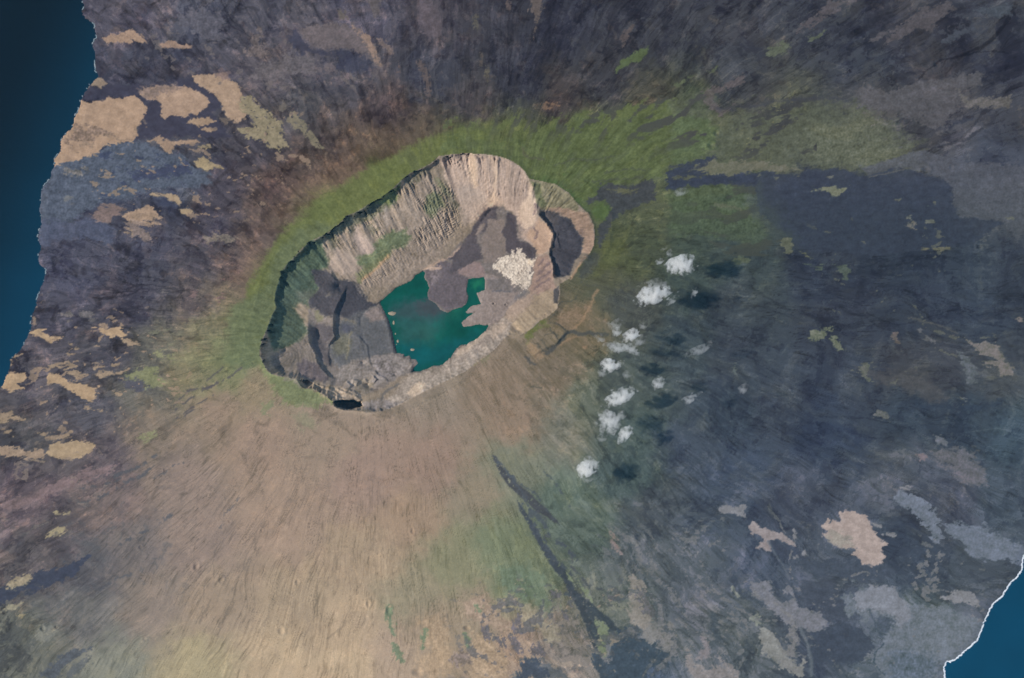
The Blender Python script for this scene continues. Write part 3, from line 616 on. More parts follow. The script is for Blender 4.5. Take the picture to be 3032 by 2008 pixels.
paint('C', (62, 70, 86), '-40 1225 300 1240 560 1205 850 1222 960 1192 1150 1190 1330 1238 1600 1172 1800 1240 1900 1275 1955 1370 1940 1440 1990 1530 2210 1535 2300 1563 2100 1700 1400 1800 900 1750 600 1500 540 1300 300 1290 -40 1320', 2.5, .6, .85, .10, own=i)
paint('C', (116, 119, 104), '960 1330 1060 1310 1220 1305 1170 1350 1100 1380 1050 1345', 1.8, .5, .95)
for e in ('1535 1395 1570 1390 1560 1402', '1765 1445 1800 1435 1790 1448', '1810 1420 1830 1415 1825 1435', '560 1235 590 1235 575 1250', '690 1245 720 1248 700 1255', '1060 1240 1100 1238 1080 1250', '1745 1540 1810 1545 1815 1563 1760 1560', '1620 1530 1660 1510 1660 1550', '500 1270 540 1265 550 1290', '2310 1530 2368 1520 2368 1545'):
    paint('C', (106, 106, 102), e, 1.6, .5, .8)
stroke('C', (92, 92, 98), '1360 1240 1450 1225 1600 1190', 9, 1.5, .4, .8)
stroke('C', (74, 84, 86), '550 1320 575 1400 630 1500 800 1690', 70, 20, 3, .75)
for p_ in ('-40 1175 80 1150 200 1120 280 1095', '-20 1208 150 1190 220 1160', '100 1270 300 1285 520 1290', '400 1250 500 1280 560 1300'):
    stroke('C', (64, 70, 82), p_, 14, 2, .8, .85)
for p_ in ('1880 470 2100 440 2368 425', '1960 560 2150 605 2368 570', '1500 300 1700 240 1900 250 2100 200', '2000 380 2200 340 2400 350'):
    stroke('F', (74, 76, 76), p_, 13, 2, .8, .7)
# tongue leading from rim to that field
paint('F', (70, 72, 81), '1820 640 1900 600 1950 500 2050 480 2200 530 2400 460 2500 440 2500 640 2368 700 2280 740 2150 800 2080 860 2030 980 1960 1120 1920 1000 1920 930 1980 860 2060 740 2000 660 1900 640 1840 690', 2.5, .8, .95, .12)
paint('F', (102, 99, 82), '2000 545 2200 545 2330 560 2200 585 2050 570', 2.5, .7, .8)
paint('C', (60, 68, 84), '-60 1200 0 1180 150 1130 280 1090 200 1160 100 1200 360 1230 560 1225 560 1285 200 1292 0 1330 -60 1340', 2.5, .8, .9, .12)
paint('C', (92, 94, 82), '-20 1240 80 1232 180 1240 100 1258 -20 1262', 2, .6, .8)
paint('F', (88, 109, 70), '1860 740 1950 680 2040 710 2030 780 1960 860 1900 860 1870 800', 3, .7, .95, .1)
stroke('F', (84, 80, 76), '1180 130 1200 200 1330 225 1380 240', 26, 3, 1, .7)
# --- west coast
for c_, p_ in (((132, 118, 112), '860 -10 1100 -10 980 30 1060 90 1080 130 1000 120 920 95 890 60'), ((150, 132, 112), '880 60 930 65 925 95 895 85'), ((120, 112, 104), '1440 110 1520 80 1600 90 1680 110 1600 140 1540 130 1470 145'),
               ((118, 112, 110), '440 650 480 625 500 650 470 670'), ((108, 104, 106), '560 640 640 620 700 660 620 690 560 670'), ((124, 100, 96), '1570 390 1640 400 1660 420 1610 410'), ((124, 102, 98), '1600 330 1680 330 1650 355'),
               ((116, 98, 98), '1330 490 1400 480 1390 520 1340 515'), ((100, 96, 98), '1110 460 1160 470 1150 500 1120 490'), ((120, 100, 100), '1500 510 1560 500 1580 520 1520 530')):
    paint('D', c_, p_, 2.5, 1.2, .8, .2)
TB = (166, 144, 120)
for l_, p_ in (('small pale tan lava field touching the left coast at half height', '205 775 290 745 325 735 300 765 350 800 400 795 425 805 390 840 350 850 310 815 270 790'),
               ('pale tan lava field shaped like a leaf, inland on the left flank', '650 730 700 730 740 750 790 735 835 735 890 780 870 805 810 800 770 805 720 775'),
               ('pale tan lava field on the left edge of the picture beside the shore', '60 1050 180 1050 185 1100 120 1130 170 1160 110 1170 70 1185 20 1170 -10 1140 40 1080'),
               ('ragged pale tan lava field widening to the lower right on the left flank', '325 1075 400 1050 450 1080 500 1120 580 1130 640 1150 700 1150 660 1180 680 1230 640 1250 570 1230 510 1190 460 1150 400 1130 330 1140')):
    i = reg('lava_field', l_, 'lava field')
    paint('D', TB, p_, 1.6, .55, 1, .08, own=i)
for p_ in ('860 830 900 820 970 845 900 855', '340 990 400 985 440 1000 480 980 530 1000 540 1015 480 1020 400 1010 350 1020', '450 1040 540 1030 600 1070 560 1095 510 1080', '660 1060 740 1030 800 1050 900 1030 850 1060 740 1080 710 1105',
           '580 1275 660 1290 660 1315 610 1305', '690 1310 740 1325 700 1332', '-10 1330 80 1340 140 1370 190 1400 150 1385 60 1370 70 1400 -10 1410', '260 1480 330 1500 420 1490 500 1460 430 1500 380 1530 320 1525', '60 970 110 930 160 905 140 930 90 960 75 990',
           '480 835 500 838 490 848', '515 870 555 872 530 882', '470 920 505 920 485 932', '650 870 690 872 665 882', '650 1000 690 985 720 1010 680 1025', '780 995 830 990 830 1005', '800 1190 860 1195 850 1210 810 1208', '0 1440 80 1450 90 1490 10 1480'):
    paint('D', (150, 133, 114), p_, 2, .8, .85, .12)
i = reg('lava_field', 'oval pale tan lava field near the lower left edge of the picture', 'lava field')
paint('S', (158, 140, 118), '141 1340 150 1320 175 1310 215 1303 255 1307 282 1318 268 1335 240 1352 205 1362 165 1358 148 1352', 1.6, .5, 1, .07, own=i)
paint('S', (152, 134, 118), '-20 1318 30 1322 80 1330 128 1330 134 1352 95 1358 40 1352 -20 1345', 1.6, .7, .95, .1)
stroke('S', (140, 126, 112), '90 1362 130 1368', 5, 1.5, .5, .8)
paint('D', (125, 130, 98), '870 1080 950 1050 1050 1010 1110 1030 1080 1070 1140 1100 1200 1110 1050 1160 1000 1110 900 1110', 4, 1.1, .85, .12)
paint('D', (128, 130, 101), '1080 890 1150 900 1150 930 1240 920 1210 955 1100 940', 3, 1, .85)
paint('D', (124, 127, 99), '975 1500 1100 1455 1100 1490 1000 1545', 3, .9, .85)
for p_ in ('1040 770 1120 770 1210 725 1180 750 1100 785 1050 785', '1200 790 1300 760 1260 790', '1140 870 1250 830 1230 850 1160 880'):
    paint('D', (116, 116, 100), p_, 3, 1, .7)
for p_, w_ in (('1210 1330 1300 1260 1400 1190 1480 1150 1570 1100', 11), ('1230 1370 1300 1330 1400 1260 1500 1210', 9), ('1290 1180 1400 1165 1500 1145', 12), ('1440 1110 1540 1040 1570 1000', 8), ('1210 1290 1310 1190 1330 1180', 8), ('1600 1090 1700 1010 1760 980', 10), ('1260 1385 1310 1340 1360 1310', 9)):
    stroke('D', (80, 77, 82), p_, w_*1.25, 1.8, .5, .8, .12)
paint('D', (78, 78, 92), '840 1090 940 1110 1000 1120 1050 1160 1000 1180 880 1150', 3, 1.2, .7)
# --- lower left
paint('J', (124, 108, 110), '20 370 120 300 250 290 370 230 480 160 600 95 700 100 830 90 760 140 650 170 540 220 430 270 320 300 230 350 100 400 30 400', 3, 1.2, .8, .14, streaky=.15)
paint('J', (120, 106, 104), '580 320 720 270 840 200 940 160 900 220 760 290 620 335', 3, 1.2, .7, .14)
paint('J', (66, 74, 86), '-20 950 150 930 240 840 370 820 450 800 570 740 640 740 560 810 540 860 400 920 300 950 160 990 60 1050 -20 1090', 2.5, 1.1, .92, .1)
paint('J', (150, 140, 120), '40 940 110 870 240 820 200 900 130 950 90 970', 2.2, .8, .9, .15)
paint('J', (140, 136, 119), '-10 1110 60 1075 150 1050 110 1090 40 1105', 2.2, .8, .9, .15)
for p_ in ('385 435 440 415 495 430 450 450', '330 580 400 530 470 510 460 570 400 585', '110 1150 190 1130 150 1165'):
    paint('J', (150, 141, 116), p_, 2, .7, .9)
for p_, w_ in (('490 350 570 355 660 330 800 270 900 200 1000 170 1100 60', 20), ('760 185 850 150 960 110 1100 20', 26), ('1090 180 1160 140 1200 100 1290 60', 10), ('850 640 930 600 1000 570 1100 500 1200 440', 24), ('700 970 770 920 830 880 920 860', 15), ('560 250 700 230 840 190', 14), ('1575 450 1630 390 1680 320', 8), ('1500 590 1560 510', 7)):
    stroke('J', (82, 84, 90), p_, w_, 2, .8, .8, .12)
paint('J', (82, 89, 94), '280 1563 350 1490 430 1420 560 1380 640 1370 560 1440 470 1480 380 1600', 3, 1, .85, .15)
paint('J', (88, 94, 96), '500 1500 640 1420 650 1440 560 1540 450 1600', 3, 1, .7, .15)
paint('J', (122, 126, 120), '230 1240 300 1200 370 1230 350 1330 260 1310', 8, 1.3, .5, .2)
# --- southern flank
paint('K', (104, 128, 103), '1130 800 1300 800 1440 860 1470 1000 1540 1090 1480 1120 1350 1040 1200 1000 1150 900', 8, 1.4, .6, .12, streaky=.15)
paint('K', (150, 132, 119), '850 1050 1060 1000 1150 1150 1200 1250 1100 1240 1000 1180 900 1150', 8, 1.6, .55, .25)
paint('K', (142, 136, 119), '1240 1040 1340 1060 1450 1150 1540 1200 1560 1340 1500 1340 1400 1260 1300 1230 1290 1130', 6, 1.4, .7, .2)
paint('K', (156, 139, 118), '930 1270 1040 1260 1080 1350 1180 1420 1200 1620 950 1620', 6, 1.4, .7, .2)
paint('K', (162, 142, 118), '560 1180 700 1150 780 1250 760 1350 860 1420 760 1563 640 1600 560 1500 650 1380 600 1300', 10, 1.6, .5, .2)
paint('K', (132, 127, 122), '2040 900 2080 870 2150 920 2180 1020 2200 1180 2160 1250 2060 1200 2040 1050', 3, 1, .85, .12)
paint('K', (136, 121, 120), '1900 540 1940 570 1960 640 1980 700 1930 660', 3, 1, .8)
paint('K', (124, 122, 122), '2200 1200 2368 1180 2368 1420 2230 1370 2120 1290', 4, 1.2, .7, .12)
for p_ in ('330 1090 380 1080 390 1200 410 1280 380 1270 340 1170', '400 1340 440 1380 460 1480 430 1480 400 1400', '590 1230 620 1250 600 1380 590 1300', '880 1250 920 1260 920 1360 890 1340', '970 1070 1010 1080 1000 1110 975 1100'):
    paint('K', (106, 127, 99), p_, 2.5, 1, .85)
for p_ in ('1060 1300 1110 1270 1160 1310 1180 1370 1120 1340', '1200 1300 1260 1300 1300 1370 1290 1410 1230 1380', '1330 1400 1380 1340 1420 1360 1460 1410 1400 1420', '1260 1090 1290 1140 1300 1250 1260 1280 1250 1180', '1000 1240 1050 1230 1060 1290 1020 1290', '1880 1010 1950 980 1960 1030 1900 1040', '1490 960 1540 970 1560 1020 1500 1030', '1590 1120 1620 1120 1610 1170 1580 1170', '2110 930 2180 1000 2230 1120 2220 1180 2150 1110 2120 1020'):
    paint('K', (94, 92, 102), p_, 2.5, 1.3, .85, .15)
paint('K', (118, 109, 107), '780 1460 860 1390 940 1430 930 1490 870 1510', 4, 1.4, .8, .25)
i = reg('lava_field', 'narrow dark lava flow starting at a point below the caldera on the tan flank', 'lava field')
paint('K', (70, 75, 83), '1086 15 1112 26 1150 90 1190 150 1250 210 1330 270 1400 340 1470 400 1530 470 1570 525 1500 480 1440 440 1400 420 1350 370 1280 310 1200 240 1150 170 1110 90', 1.6, .22, .95, .1, own=i, holes=.07)
i = reg('lava_field', 'long branching dark lava flow running down to the lower right', 'lava field')
paint('K', (68, 78, 87), '1258 325 1300 390 1360 480 1410 560 1440 640 1500 680 1560 780 1620 860 1660 960 1720 1010 1810 1080 1870 1130 1930 1190 1970 1240 1900 1260 1870 1180 1800 1150 1835 1300 1815 1390 1770 1330 1740 1220 1690 1110 1650 1050 1600 950 1580 890 1520 830 1470 740 1425 690 1385 600 1335 500 1285 420', 1.7, .28, .95, .1, own=i, holes=.06)
for p_, w_ in (('1370 520 1450 570 1520 610 1600 660 1640 700 1650 770', 13), ('1560 640 1640 662', 9), ('1640 800 1700 870 1750 930 1850 960', 20), ('1300 370 1390 420 1480 490', 9), ('1150 80 1200 170 1240 200', 9)):
    stroke('K', (80, 84, 94), p_, w_, 1.6, .6, .85, .25)
for p_, w_ in (('1552 1490 1600 1540 1665 1620', 12), ('1555 1490 1590 1570 1640 1650 1690 1700', 12), ('1575 1545 1664 1602 1710 1658', 7), ('1676 1758 1730 1790 1810 1846', 10), ('1600 1560 1650 1590 1690 1640', 7), ('1740 1800 1760 1870 1790 1930', 9), ('1770 1810 1790 1850 1820 1880 1850 1900', 10), ('1770 1850 1765 1910 1775 1950', 8), ('1690 1500 1650 1440 1610 1400', 5), ('1860 1570 1870 1640 1900 1700 1920 1740', 9), ('1480 1370 1520 1420 1560 1480', 6), ('1500 1400 1590 1470 1640 1540', 6)):
    stroke('S', (76, 86, 94), p_, w_, 1.5, .8, .85, .15)
for p_ in ('1590 850 1630 860 1640 900 1600 880', '1800 1180 1890 1200 1880 1340 1870 1440 1820 1400 1830 1280', '1670 900 1750 960 1790 1040 1720 1000'):
    paint('K', (124, 139, 110), p_, 2.5, .9, .9, .12)
i = reg('lava_field', 'dark blue grey lava mass at the bottom right of centre, cut by the picture edge', 'lava field')
paint('K', (72, 87, 99), '1960 1240 2060 1220 2110 1240 2110 1300 2230 1340 2230 1380 2300 1400 2368 1440 2280 1440 2340 1510 2250 1500 2180 1510 2150 1640 1870 1640 1780 1480 1790 1390 1850 1450 1890 1500 1920 1400', 2, .8, .92, .1, own=i)
paint('K', (90, 98, 106), '1200 1600 1280 1520 1290 1450 1350 1430 1430 1470 1560 1500 1640 1600', 4, 1.2, .8, .1)
paint('K', (72, 85, 97), '1280 1530 1300 1440 1370 1440 1450 1510 1480 1600 1250 1600', 3, 1.2, .9, .1)
stroke('K', (130, 124, 112), '1580 1290 1640 1360 1690 1400', 8, 2, .5, .7)
# --- lower right
paint('L', (76, 84, 101), '720 770 900 750 1150 780 1300 800 1400 790 1460 830 1420 880 1300 900 1100 880 900 860', 4, 1.1, .8, .08)
paint('L', (78, 84, 101), '820 900 1000 870 1060 960 1070 1000 1130 1080 1150 1170 1000 1180 940 1130 860 1080 800 1000', 4, 1, .8, .08)
paint('L', (72, 79, 98), '560 620 700 650 760 660 830 740 700 750 640 720', 3, 1, .8, .08)
i = reg('lava_field', 'pinkish pale lava field with spiky edges, largest on the lower right flank', 'lava field')
paint('L', (159, 146, 142), '950 515 980 470 1000 440 1010 480 1080 480 1075 420 1120 400 1180 420 1230 430 1270 470 1310 530 1350 590 1400 640 1370 670 1400 730 1370 780 1330 795 1230 780 1200 730 1160 710 1200 670 1130 670 1080 675 1030 640 1000 600 960 575 990 550', 1.7, .6, 1, .07, own=i)
paint('L', (136, 134, 128), '1000 560 1060 540 1150 600 1180 650 1090 670 1020 630', 5, 1.2, .7, .1)
i = reg('lava_field', 'pinkish grey three armed lava field left of the spiky one on the lower right flank', 'lava field')
paint('L', (141, 134, 136), '430 520 470 480 520 530 580 550 660 560 700 590 760 620 760 650 700 630 640 610 570 610 600 680 560 690 490 670 530 620 520 590 460 570', 1.6, .5, 1, .08, own=i)
for p_ in ('230 380 300 370 330 395 410 365 420 400 400 430 420 455 340 430 290 430 230 420', '755 530 775 570 760 640 745 580', '825 680 860 725 815 725', '730 740 770 720 785 740 735 755', '1370 560 1420 550 1470 580 1465 600 1410 590', '1290 490 1370 510 1380 535 1340 525', '1480 250 1540 230 1590 240 1570 258 1500 256'):
    paint('L', (128, 130, 134), p_, 1.7, .5, .9, .1)
i = reg('lava_field', 'feathery grey blue lava field running diagonally near the right edge', 'lava field')
paint('L', (115, 128, 137), '1460 290 1500 270 1560 300 1690 340 1720 400 1770 460 1790 520 1790 600 1740 640 1720 580 1700 520 1650 500 1600 440 1540 400 1460 360 1445 330', 2, 1, .9, .12, own=i)
i = reg('lava_field', 'grey blue lava field reaching the sea at the right edge of the picture', 'lava field')
paint('L', (112, 126, 135), '1800 540 1850 480 1900 490 2000 510 2080 510 2150 560 2240 590 2290 640 2368 650 2420 680 2400 780 2250 745 2100 760 1990 740 1960 660 1900 610 1830 580', 3, 1, .88, .12, own=i)
i = reg('lava_field', 'large grey green lava field behind the surf in the lower right corner', 'lava field')
paint('L', (110, 122, 128), '1165 905 1200 920 1320 960 1340 940 1440 945 1480 990 1500 1050 1600 1060 1700 1075 1800 1090 1880 1130 2050 1150 2100 1200 2060 1320 1950 1450 1850 1500 1830 1650 1400 1650 1330 1520 1310 1460 1390 1340 1380 1310 1450 1200 1440 1160 1340 1150 1280 1120 1275 1190 1200 1215 1230 1160 1200 1110 1140 1160 1100 1100 1130 1070 1070 1000 1140 995 1180 1040 1200 960', 2.2, .8, .9, .14, own=i)
paint('L', (129, 135, 142), '1180 1020 1220 950 1340 950 1440 945 1490 1020 1560 1060 1580 1130 1500 1230 1450 1150 1300 1110 1210 1100', 3, 1, .8, .1)
paint('L', (86, 104, 116), '1380 1460 1500 1380 1600 1400 1700 1440 1780 1500 1700 1600 1450 1600 1400 1520', 12, 1.5, .55, .25)
paint('L', (130, 133, 136), '1880 980 1930 965 2030 990 2040 1070 1960 1050 1900 1050 1760 1020', 2.2, .8, .85, .12)
i = reg('lava_field', 'grey lava field of rounded lobes left of the corner one, along the bottom right', 'lava field')
paint('L', (119, 122, 129), '440 900 500 900 580 900 600 960 640 1040 700 1060 750 1000 680 960 700 930 760 980 780 1070 850 1090 950 1130 1000 1190 960 1250 880 1260 780 1230 700 1200 680 1170 640 1140 600 1110 540 1050 490 1010 450 960', 2.2, .9, .88, .12, own=i)
i = reg('lava_field', 'yellowish grey lava field hanging down to the bottom edge right of centre', 'lava field')
paint('L', (130, 132, 129), '495 1290 540 1235 620 1260 660 1300 680 1370 720 1430 780 1480 830 1460 830 1600 760 1550 680 1530 620 1490 570 1430 520 1390 540 1340', 2, .9, .9, .12, own=i)
for p_ in ('450 1160 490 1120 510 1160 545 1210 500 1200', '315 920 340 950 380 1010 365 1025 330 980'):
    paint('L', (130, 137, 127), p_, 1.8, .6, .85)
paint('L', (126, 121, 125), '100 1260 140 1270 165 1350 170 1400 130 1440 80 1450 110 1400 120 1340', 2.5, .9, .85, .12)
paint('L', (135, 130, 130), '200 1430 250 1430 300 1480 360 1520 400 1620 250 1620 100 1620 0 1520 0 1400 60 1480 160 1530 260 1500', 2.5, 1, .85, .12)
paint('L', (73, 81, 98), '880 1270 1000 1250 1000 1200 1100 1180 1200 1230 1290 1300 1310 1370 1250 1440 1170 1500 1100 1470 1000 1480 950 1490 890 1500 860 1400 850 1320', 2.2, .8, .9, .08)
paint('L', (83, 93, 108), '1335 1170 1400 1145 1450 1180 1440 1230 1390 1290 1350 1220', 3, 1, .85, .12)
paint('L', (74, 84, 96), '160 1120 200 1140 230 1280 240 1350 200 1350 170 1220', 5, 1, .7)
stroke('L', (97, 107, 119), '570 620 620 700 680 800 720 880', 12, 2, .4, .8)
stroke('L', (108, 118, 124), '800 1240 850 1350 870 1450 880 1563', 22, 3, .5, .7)
stroke('L', (72, 88, 100), '1390 1340 1330 1400 1310 1470 1350 1530 1400 1563', 8, 1.5, .5, .9)
stroke('L', (78, 90, 104), '1280 1110 1320 1190 1370 1290 1400 1310', 8, 1.5, .5, .9)
paint('L', (114, 108, 118), '1700 0 1820 -20 2020 -20 2020 60 2100 160 2120 240 2060 230 1950 200 1880 120 1780 80', 6, 1.4, .6, .15)
paint('L', (124, 112, 118), '1620 20 1660 0 1690 30 1650 60', 2.5, .9, .8)
# --- right flank specks
for c_, p_ in (((115, 120, 105), '850 800 900 740 960 745 1020 735 1000 765 960 790 960 830 920 820 880 820'), ((114, 119, 104), '1000 820 1040 800 1080 840 1120 900 1070 895 1040 860'),
               ((90, 100, 93), '820 290 900 300 960 290 950 330 900 325'), ((90, 100, 93), '1030 300 1150 310 1160 350 1120 400 1080 360'), ((112, 116, 105), '1215 1010 1260 990 1330 1010 1280 1030 1280 1070 1320 1130 1270 1110 1240 1060'),
               ((118, 112, 112), '1950 800 2020 850 2100 840 2170 840 2200 920 2290 1010 2300 1060 2210 1080 2190 1020 2080 990 2170 960 2060 920 2030 880'), ((98, 104, 112), '1900 900 1950 920 2000 980 2040 1050 2020 1110 1980 1130 1960 1060 1930 980'),
               ((107, 106, 109), '1340 1300 1380 1320 1430 1390 1380 1375 1320 1350'), ((107, 94, 99), '1440 790 1480 770 1490 850 1450 840'), ((102, 101, 92), '650 130 720 100 760 140 720 180 760 220 700 215'), ((108, 104, 90), '800 200 840 200 870 235 830 230'),
               ((106, 99, 92), '1650 165 1700 165 1680 180'), ((106, 99, 92), '1740 180 1840 170 1850 195 1760 200'), ((112, 106, 106), '1540 0 1600 0 1605 45 1570 30'), ((102, 106, 115), '1740 1480 1790 1480 1830 1563 1760 1563'),
               ((100, 98, 108), '1600 760 1640 750 1700 790 1760 850 1680 820'), ((120, 104, 102), '1830 790 1870 790 1860 805'), ((118, 108, 108), '2320 665 2368 660 2368 690 2330 680'), ((108, 112, 118), '1960 1230 1985 1235 1970 1245'),
               ((98, 108, 108), '320 1010 350 1000 350 1040 325 1035'), ((92, 98, 86), '300 260 380 240 450 260 440 300 350 300')):
    paint('M', c_, p_, 2.0, .8, .85, .14)
paint('M', (86, 81, 92), '1200 1000 1500 1050 1700 1080 1800 1180 1820 1250 1700 1260 1500 1150 1300 1120', 10, 1.5, .6, .1)
paint('M', (62, 68, 82), '2200 830 2330 900 2320 1040 2290 1010 2230 930', 5, 1, .6)
paint('M', (60, 74, 90), '1600 1270 1900 1290 2230 1250 2200 1290 2000 1310 1800 1310 1620 1300', 4, 1, .6)
stroke('M', (112, 102, 106), '1570 670 1750 710 1900 770', 14, 3, .8, .5)
# --- south-east shoulder details
paint('H', (100, 106, 70), '1520 800 1640 720 1720 650 1760 690 1650 800 1560 900', 5, 1, .85, .15)
paint('H', (98, 106, 74), '1000 1130 1100 1060 1180 1020 1160 1060 1060 1130', 4, 1, .6)
paint('H', (138, 119, 100), '1560 930 1600 880 1700 960 1750 1030 1640 1080 1560 1010', 4, 1, .75, .12)
paint('H', (136, 116, 100), '1870 620 2000 520 2200 480 2180 600 2100 680 1950 760 1850 700', 7, 1.3, .6, .16)
stroke('H', (148, 124, 102), '1980 780 2100 700 2200 520 2270 380', 26, 3, .8, .75)
stroke('H', (145, 122, 102), '1850 930 2000 840 2100 820', 26, 3, .8, .6)
stroke('H', (80, 79, 84), '1750 1000 1850 920 1950 800 2020 770 2080 810 2250 800 2368 810', 36, 2.5, .7, .92)
stroke('H', (80, 80, 86), '1540 1040 1580 1090 1640 1115', 24, 2.5, .6, .85)
for p_ in ('1790 690 1850 700 1940 760 1980 790', '1740 830 1820 780 1850 850 1900 870', '1660 910 1720 970 1760 990', '1700 870 1740 920 1780 960', '1840 560 1900 500 2040 460 2060 420', '2120 320 2250 330 2360 340', '1780 660 1830 600 1880 520', '1600 1340 1700 1360', '1780 740 1800 800 1870 820'):
    stroke('H', (84, 82, 82), p_, 13, 1.8, .6, .85)
paint('F', (96, 98, 70), '2000 1100 2100 1050 2200 1150 2100 1300 1960 1400 1850 1450 1950 1250', 8, 1.3, .55, .2)
for k_ in range(7):
    stroke('H', (112, 104, 92), '%d %d %d %d' % (1480+70*k_, 1330+10*k_, 1640+90*k_, 1080-20*k_), 8, 3, 1.2, .4)

# small kipukas and scraps of old pale lava scattered among the dark flows, elongated downslope
for (tl_, pts_, col_, thr_, op_) in (('S', '120 330 520 360 900 300 1000 480 820 640 560 720 380 700 200 560', (138, 121, 108), .34, .8), ('S', '60 900 420 900 560 1060 540 1240 330 1330 60 1290', (146, 128, 112), .33, .85),
                                     ('S', '0 1290 330 1330 420 1420 200 1600 0 1620', (130, 118, 112), .35, .7), ('S', '2250 1500 2900 1600 2980 1900 2700 2010 2200 2010', (118, 118, 122), .38, .7),
                                     ('S', '1400 1700 1900 1680 2150 2010 1400 2010', (140, 128, 116), .34, .7), ('S', '300 60 900 60 1200 260 1000 330 500 300', (110, 102, 102), .33, .65), ('S', '2400 640 2950 640 2980 1250 2400 1150', (100, 98, 98), .42, .7),
                                     ('S', '1350 1760 1950 1640 2150 2010 1350 2010', (88, 90, 100), .22, .7), ('S', '1750 1560 2200 1500 2300 2010 1900 2010', (86, 94, 104), .2, .6), ('S', '1750 1560 2200 1500 2500 2010 1900 2010', (122, 122, 124), .28, .55), ('S', '0 1500 500 1440 600 1700 0 1900', (84, 87, 92), .28, .35)):
    P_ = T(tl_, pts_); s_ = sl_for(P_, 30)
    zz_ = np.clip(0.5+sdf(U[s_], V[s_], P_)/120, 0, 1)
    e_ = streak(150, 9, 311, 4, 5.0)[s_]+0.55*fbm(U[s_]/22, V[s_]/15, 313+int(thr_*100), 4)
    m_ = (sstep(thr_, thr_+0.05, e_*(0.6+0.4*zz_))*op_*zz_*(csd[s_] > 0)*(~inr[s_]))[..., None]
    C[s_] = C[s_]*(1-m_)+np.array(col_, float)*(1+0.1*w3x[s_]+0.1*fine[s_])[..., None]*m_

stroke('H', (150, 136, 121), '1500 830 1400 820 1340 865 1260 965 1160 1045 1060 1115 960 1195 860 1245 700 1315 560 1385 420 1455 250 1530', 60, 8, 1.6, .55)
stroke('G', (150, 138, 124), '1000 1390 1080 1420 1200 1420 1300 1450 1400 1440', 40, 6, 1.4, .5)

# ------------------------------------------------------------------ caldera
iw = reg('caldera_wall', 'steep gullied inner wall of the caldera, bare tan rock with green slopes', 'wall')
ifl = reg('caldera_floor', 'dark and grey lava floor inside the caldera around the teal lake', 'floor')
ipit = reg('pit_floor', 'dark lava floor of the smaller pit at the right end of the caldera', 'floor')
ideb = reg('debris_field', 'field of whitish rock blocks below the bright ridge inside the caldera', 'rock field')
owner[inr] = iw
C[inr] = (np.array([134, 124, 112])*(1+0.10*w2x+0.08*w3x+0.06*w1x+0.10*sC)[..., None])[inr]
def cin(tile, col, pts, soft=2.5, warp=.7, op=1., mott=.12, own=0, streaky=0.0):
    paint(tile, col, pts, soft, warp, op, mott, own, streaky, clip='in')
cin('E', (141, 130, 121), '1050 850 1400 700 1600 650 1900 400 2030 500 2200 900 2000 1300 1600 1500 1250 1560 1100 1500 900 1300 900 1100', 10, 1.2, .6, .15, streaky=.2)
cin('E', (75, 99, 79), '400 1400 560 1230 740 1060 860 1030 870 1180 930 1280 920 1340 780 1400 720 1470 760 1600 380 1600', 6, 1, .92, .18, streaky=.12)
cin('E', (98, 104, 88), '860 1010 1060 860 1200 760 1330 690 1600 620 1560 720 1400 780 1300 860 1160 900 1000 1000 950 1080', 6, 1, .7, .2, streaky=.2)
cin('E', (96, 112, 78), '1290 720 1430 640 1530 570 1640 470 1600 560 1600 640 1560 690 1420 700 1340 720', 4, .8, .9, .12)
cin('E', (98, 108, 86), '1900 590 1960 560 2050 600 2080 700 2000 780 1950 830 1890 740', 6, 1.2, .8, .18)
cin('E', (98, 108, 84), '1990 430 2090 500 2150 640 2100 620 2040 540', 5, 1.2, .5, .18)
cin('E', (96, 112, 84), '1560 960 1700 960 1740 1050 1700 1110 1560 1110 1500 1200 1400 1290 1300 1340 1220 1300 1220 1220 1350 1190 1380 1120 1480 1000', 5, 1.2, .9, .18)
cin('E', (106, 112, 84), '1200 1400 1320 1300 1450 1200 1560 1150 1500 1250 1350 1380 1240 1480', 5, 1, .7, .15)
stroke('E', (162, 136, 110), '1510 1200 1440 1310 1350 1390 1270 1450', 30, 3, .7, .8)
stroke('E', (122, 126, 96), '1240 1240 1380 1210 1500 1140', 10, 2, .5, .7)
for p_ in ('1100 820 1200 780 1330 700 1480 700 1460 800 1340 820 1250 860 1160 880', '1650 420 1760 400 1900 320 1960 360 1850 440 1720 500', '2080 560 2180 640 2260 760 2180 740 2100 660', '1300 900 1380 860 1420 960 1400 1060 1340 980', '900 1020 1000 950 1020 1080 990 1180 930 1150', '1100 880 1160 900 1180 1010 1120 980'):
    cin('E', (98, 98, 90), p_, 6, 1.6, .65, .3)
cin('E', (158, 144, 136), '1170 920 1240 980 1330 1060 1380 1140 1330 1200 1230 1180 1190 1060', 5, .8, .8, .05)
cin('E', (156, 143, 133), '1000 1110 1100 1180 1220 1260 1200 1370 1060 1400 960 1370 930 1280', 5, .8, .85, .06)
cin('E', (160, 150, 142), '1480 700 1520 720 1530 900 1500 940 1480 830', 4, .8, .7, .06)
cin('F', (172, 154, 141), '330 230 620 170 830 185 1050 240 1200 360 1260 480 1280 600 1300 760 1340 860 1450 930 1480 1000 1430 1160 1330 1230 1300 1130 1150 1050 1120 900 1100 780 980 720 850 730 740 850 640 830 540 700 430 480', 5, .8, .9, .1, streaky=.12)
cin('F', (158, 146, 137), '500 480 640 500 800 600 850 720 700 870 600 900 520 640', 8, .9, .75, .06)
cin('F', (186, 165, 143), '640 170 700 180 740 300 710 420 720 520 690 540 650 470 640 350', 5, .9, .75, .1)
cin('F', (192, 171, 150), '830 190 880 230 930 380 915 600 980 690 820 715 850 620 890 560 890 400', 4, .8, .7, .08)
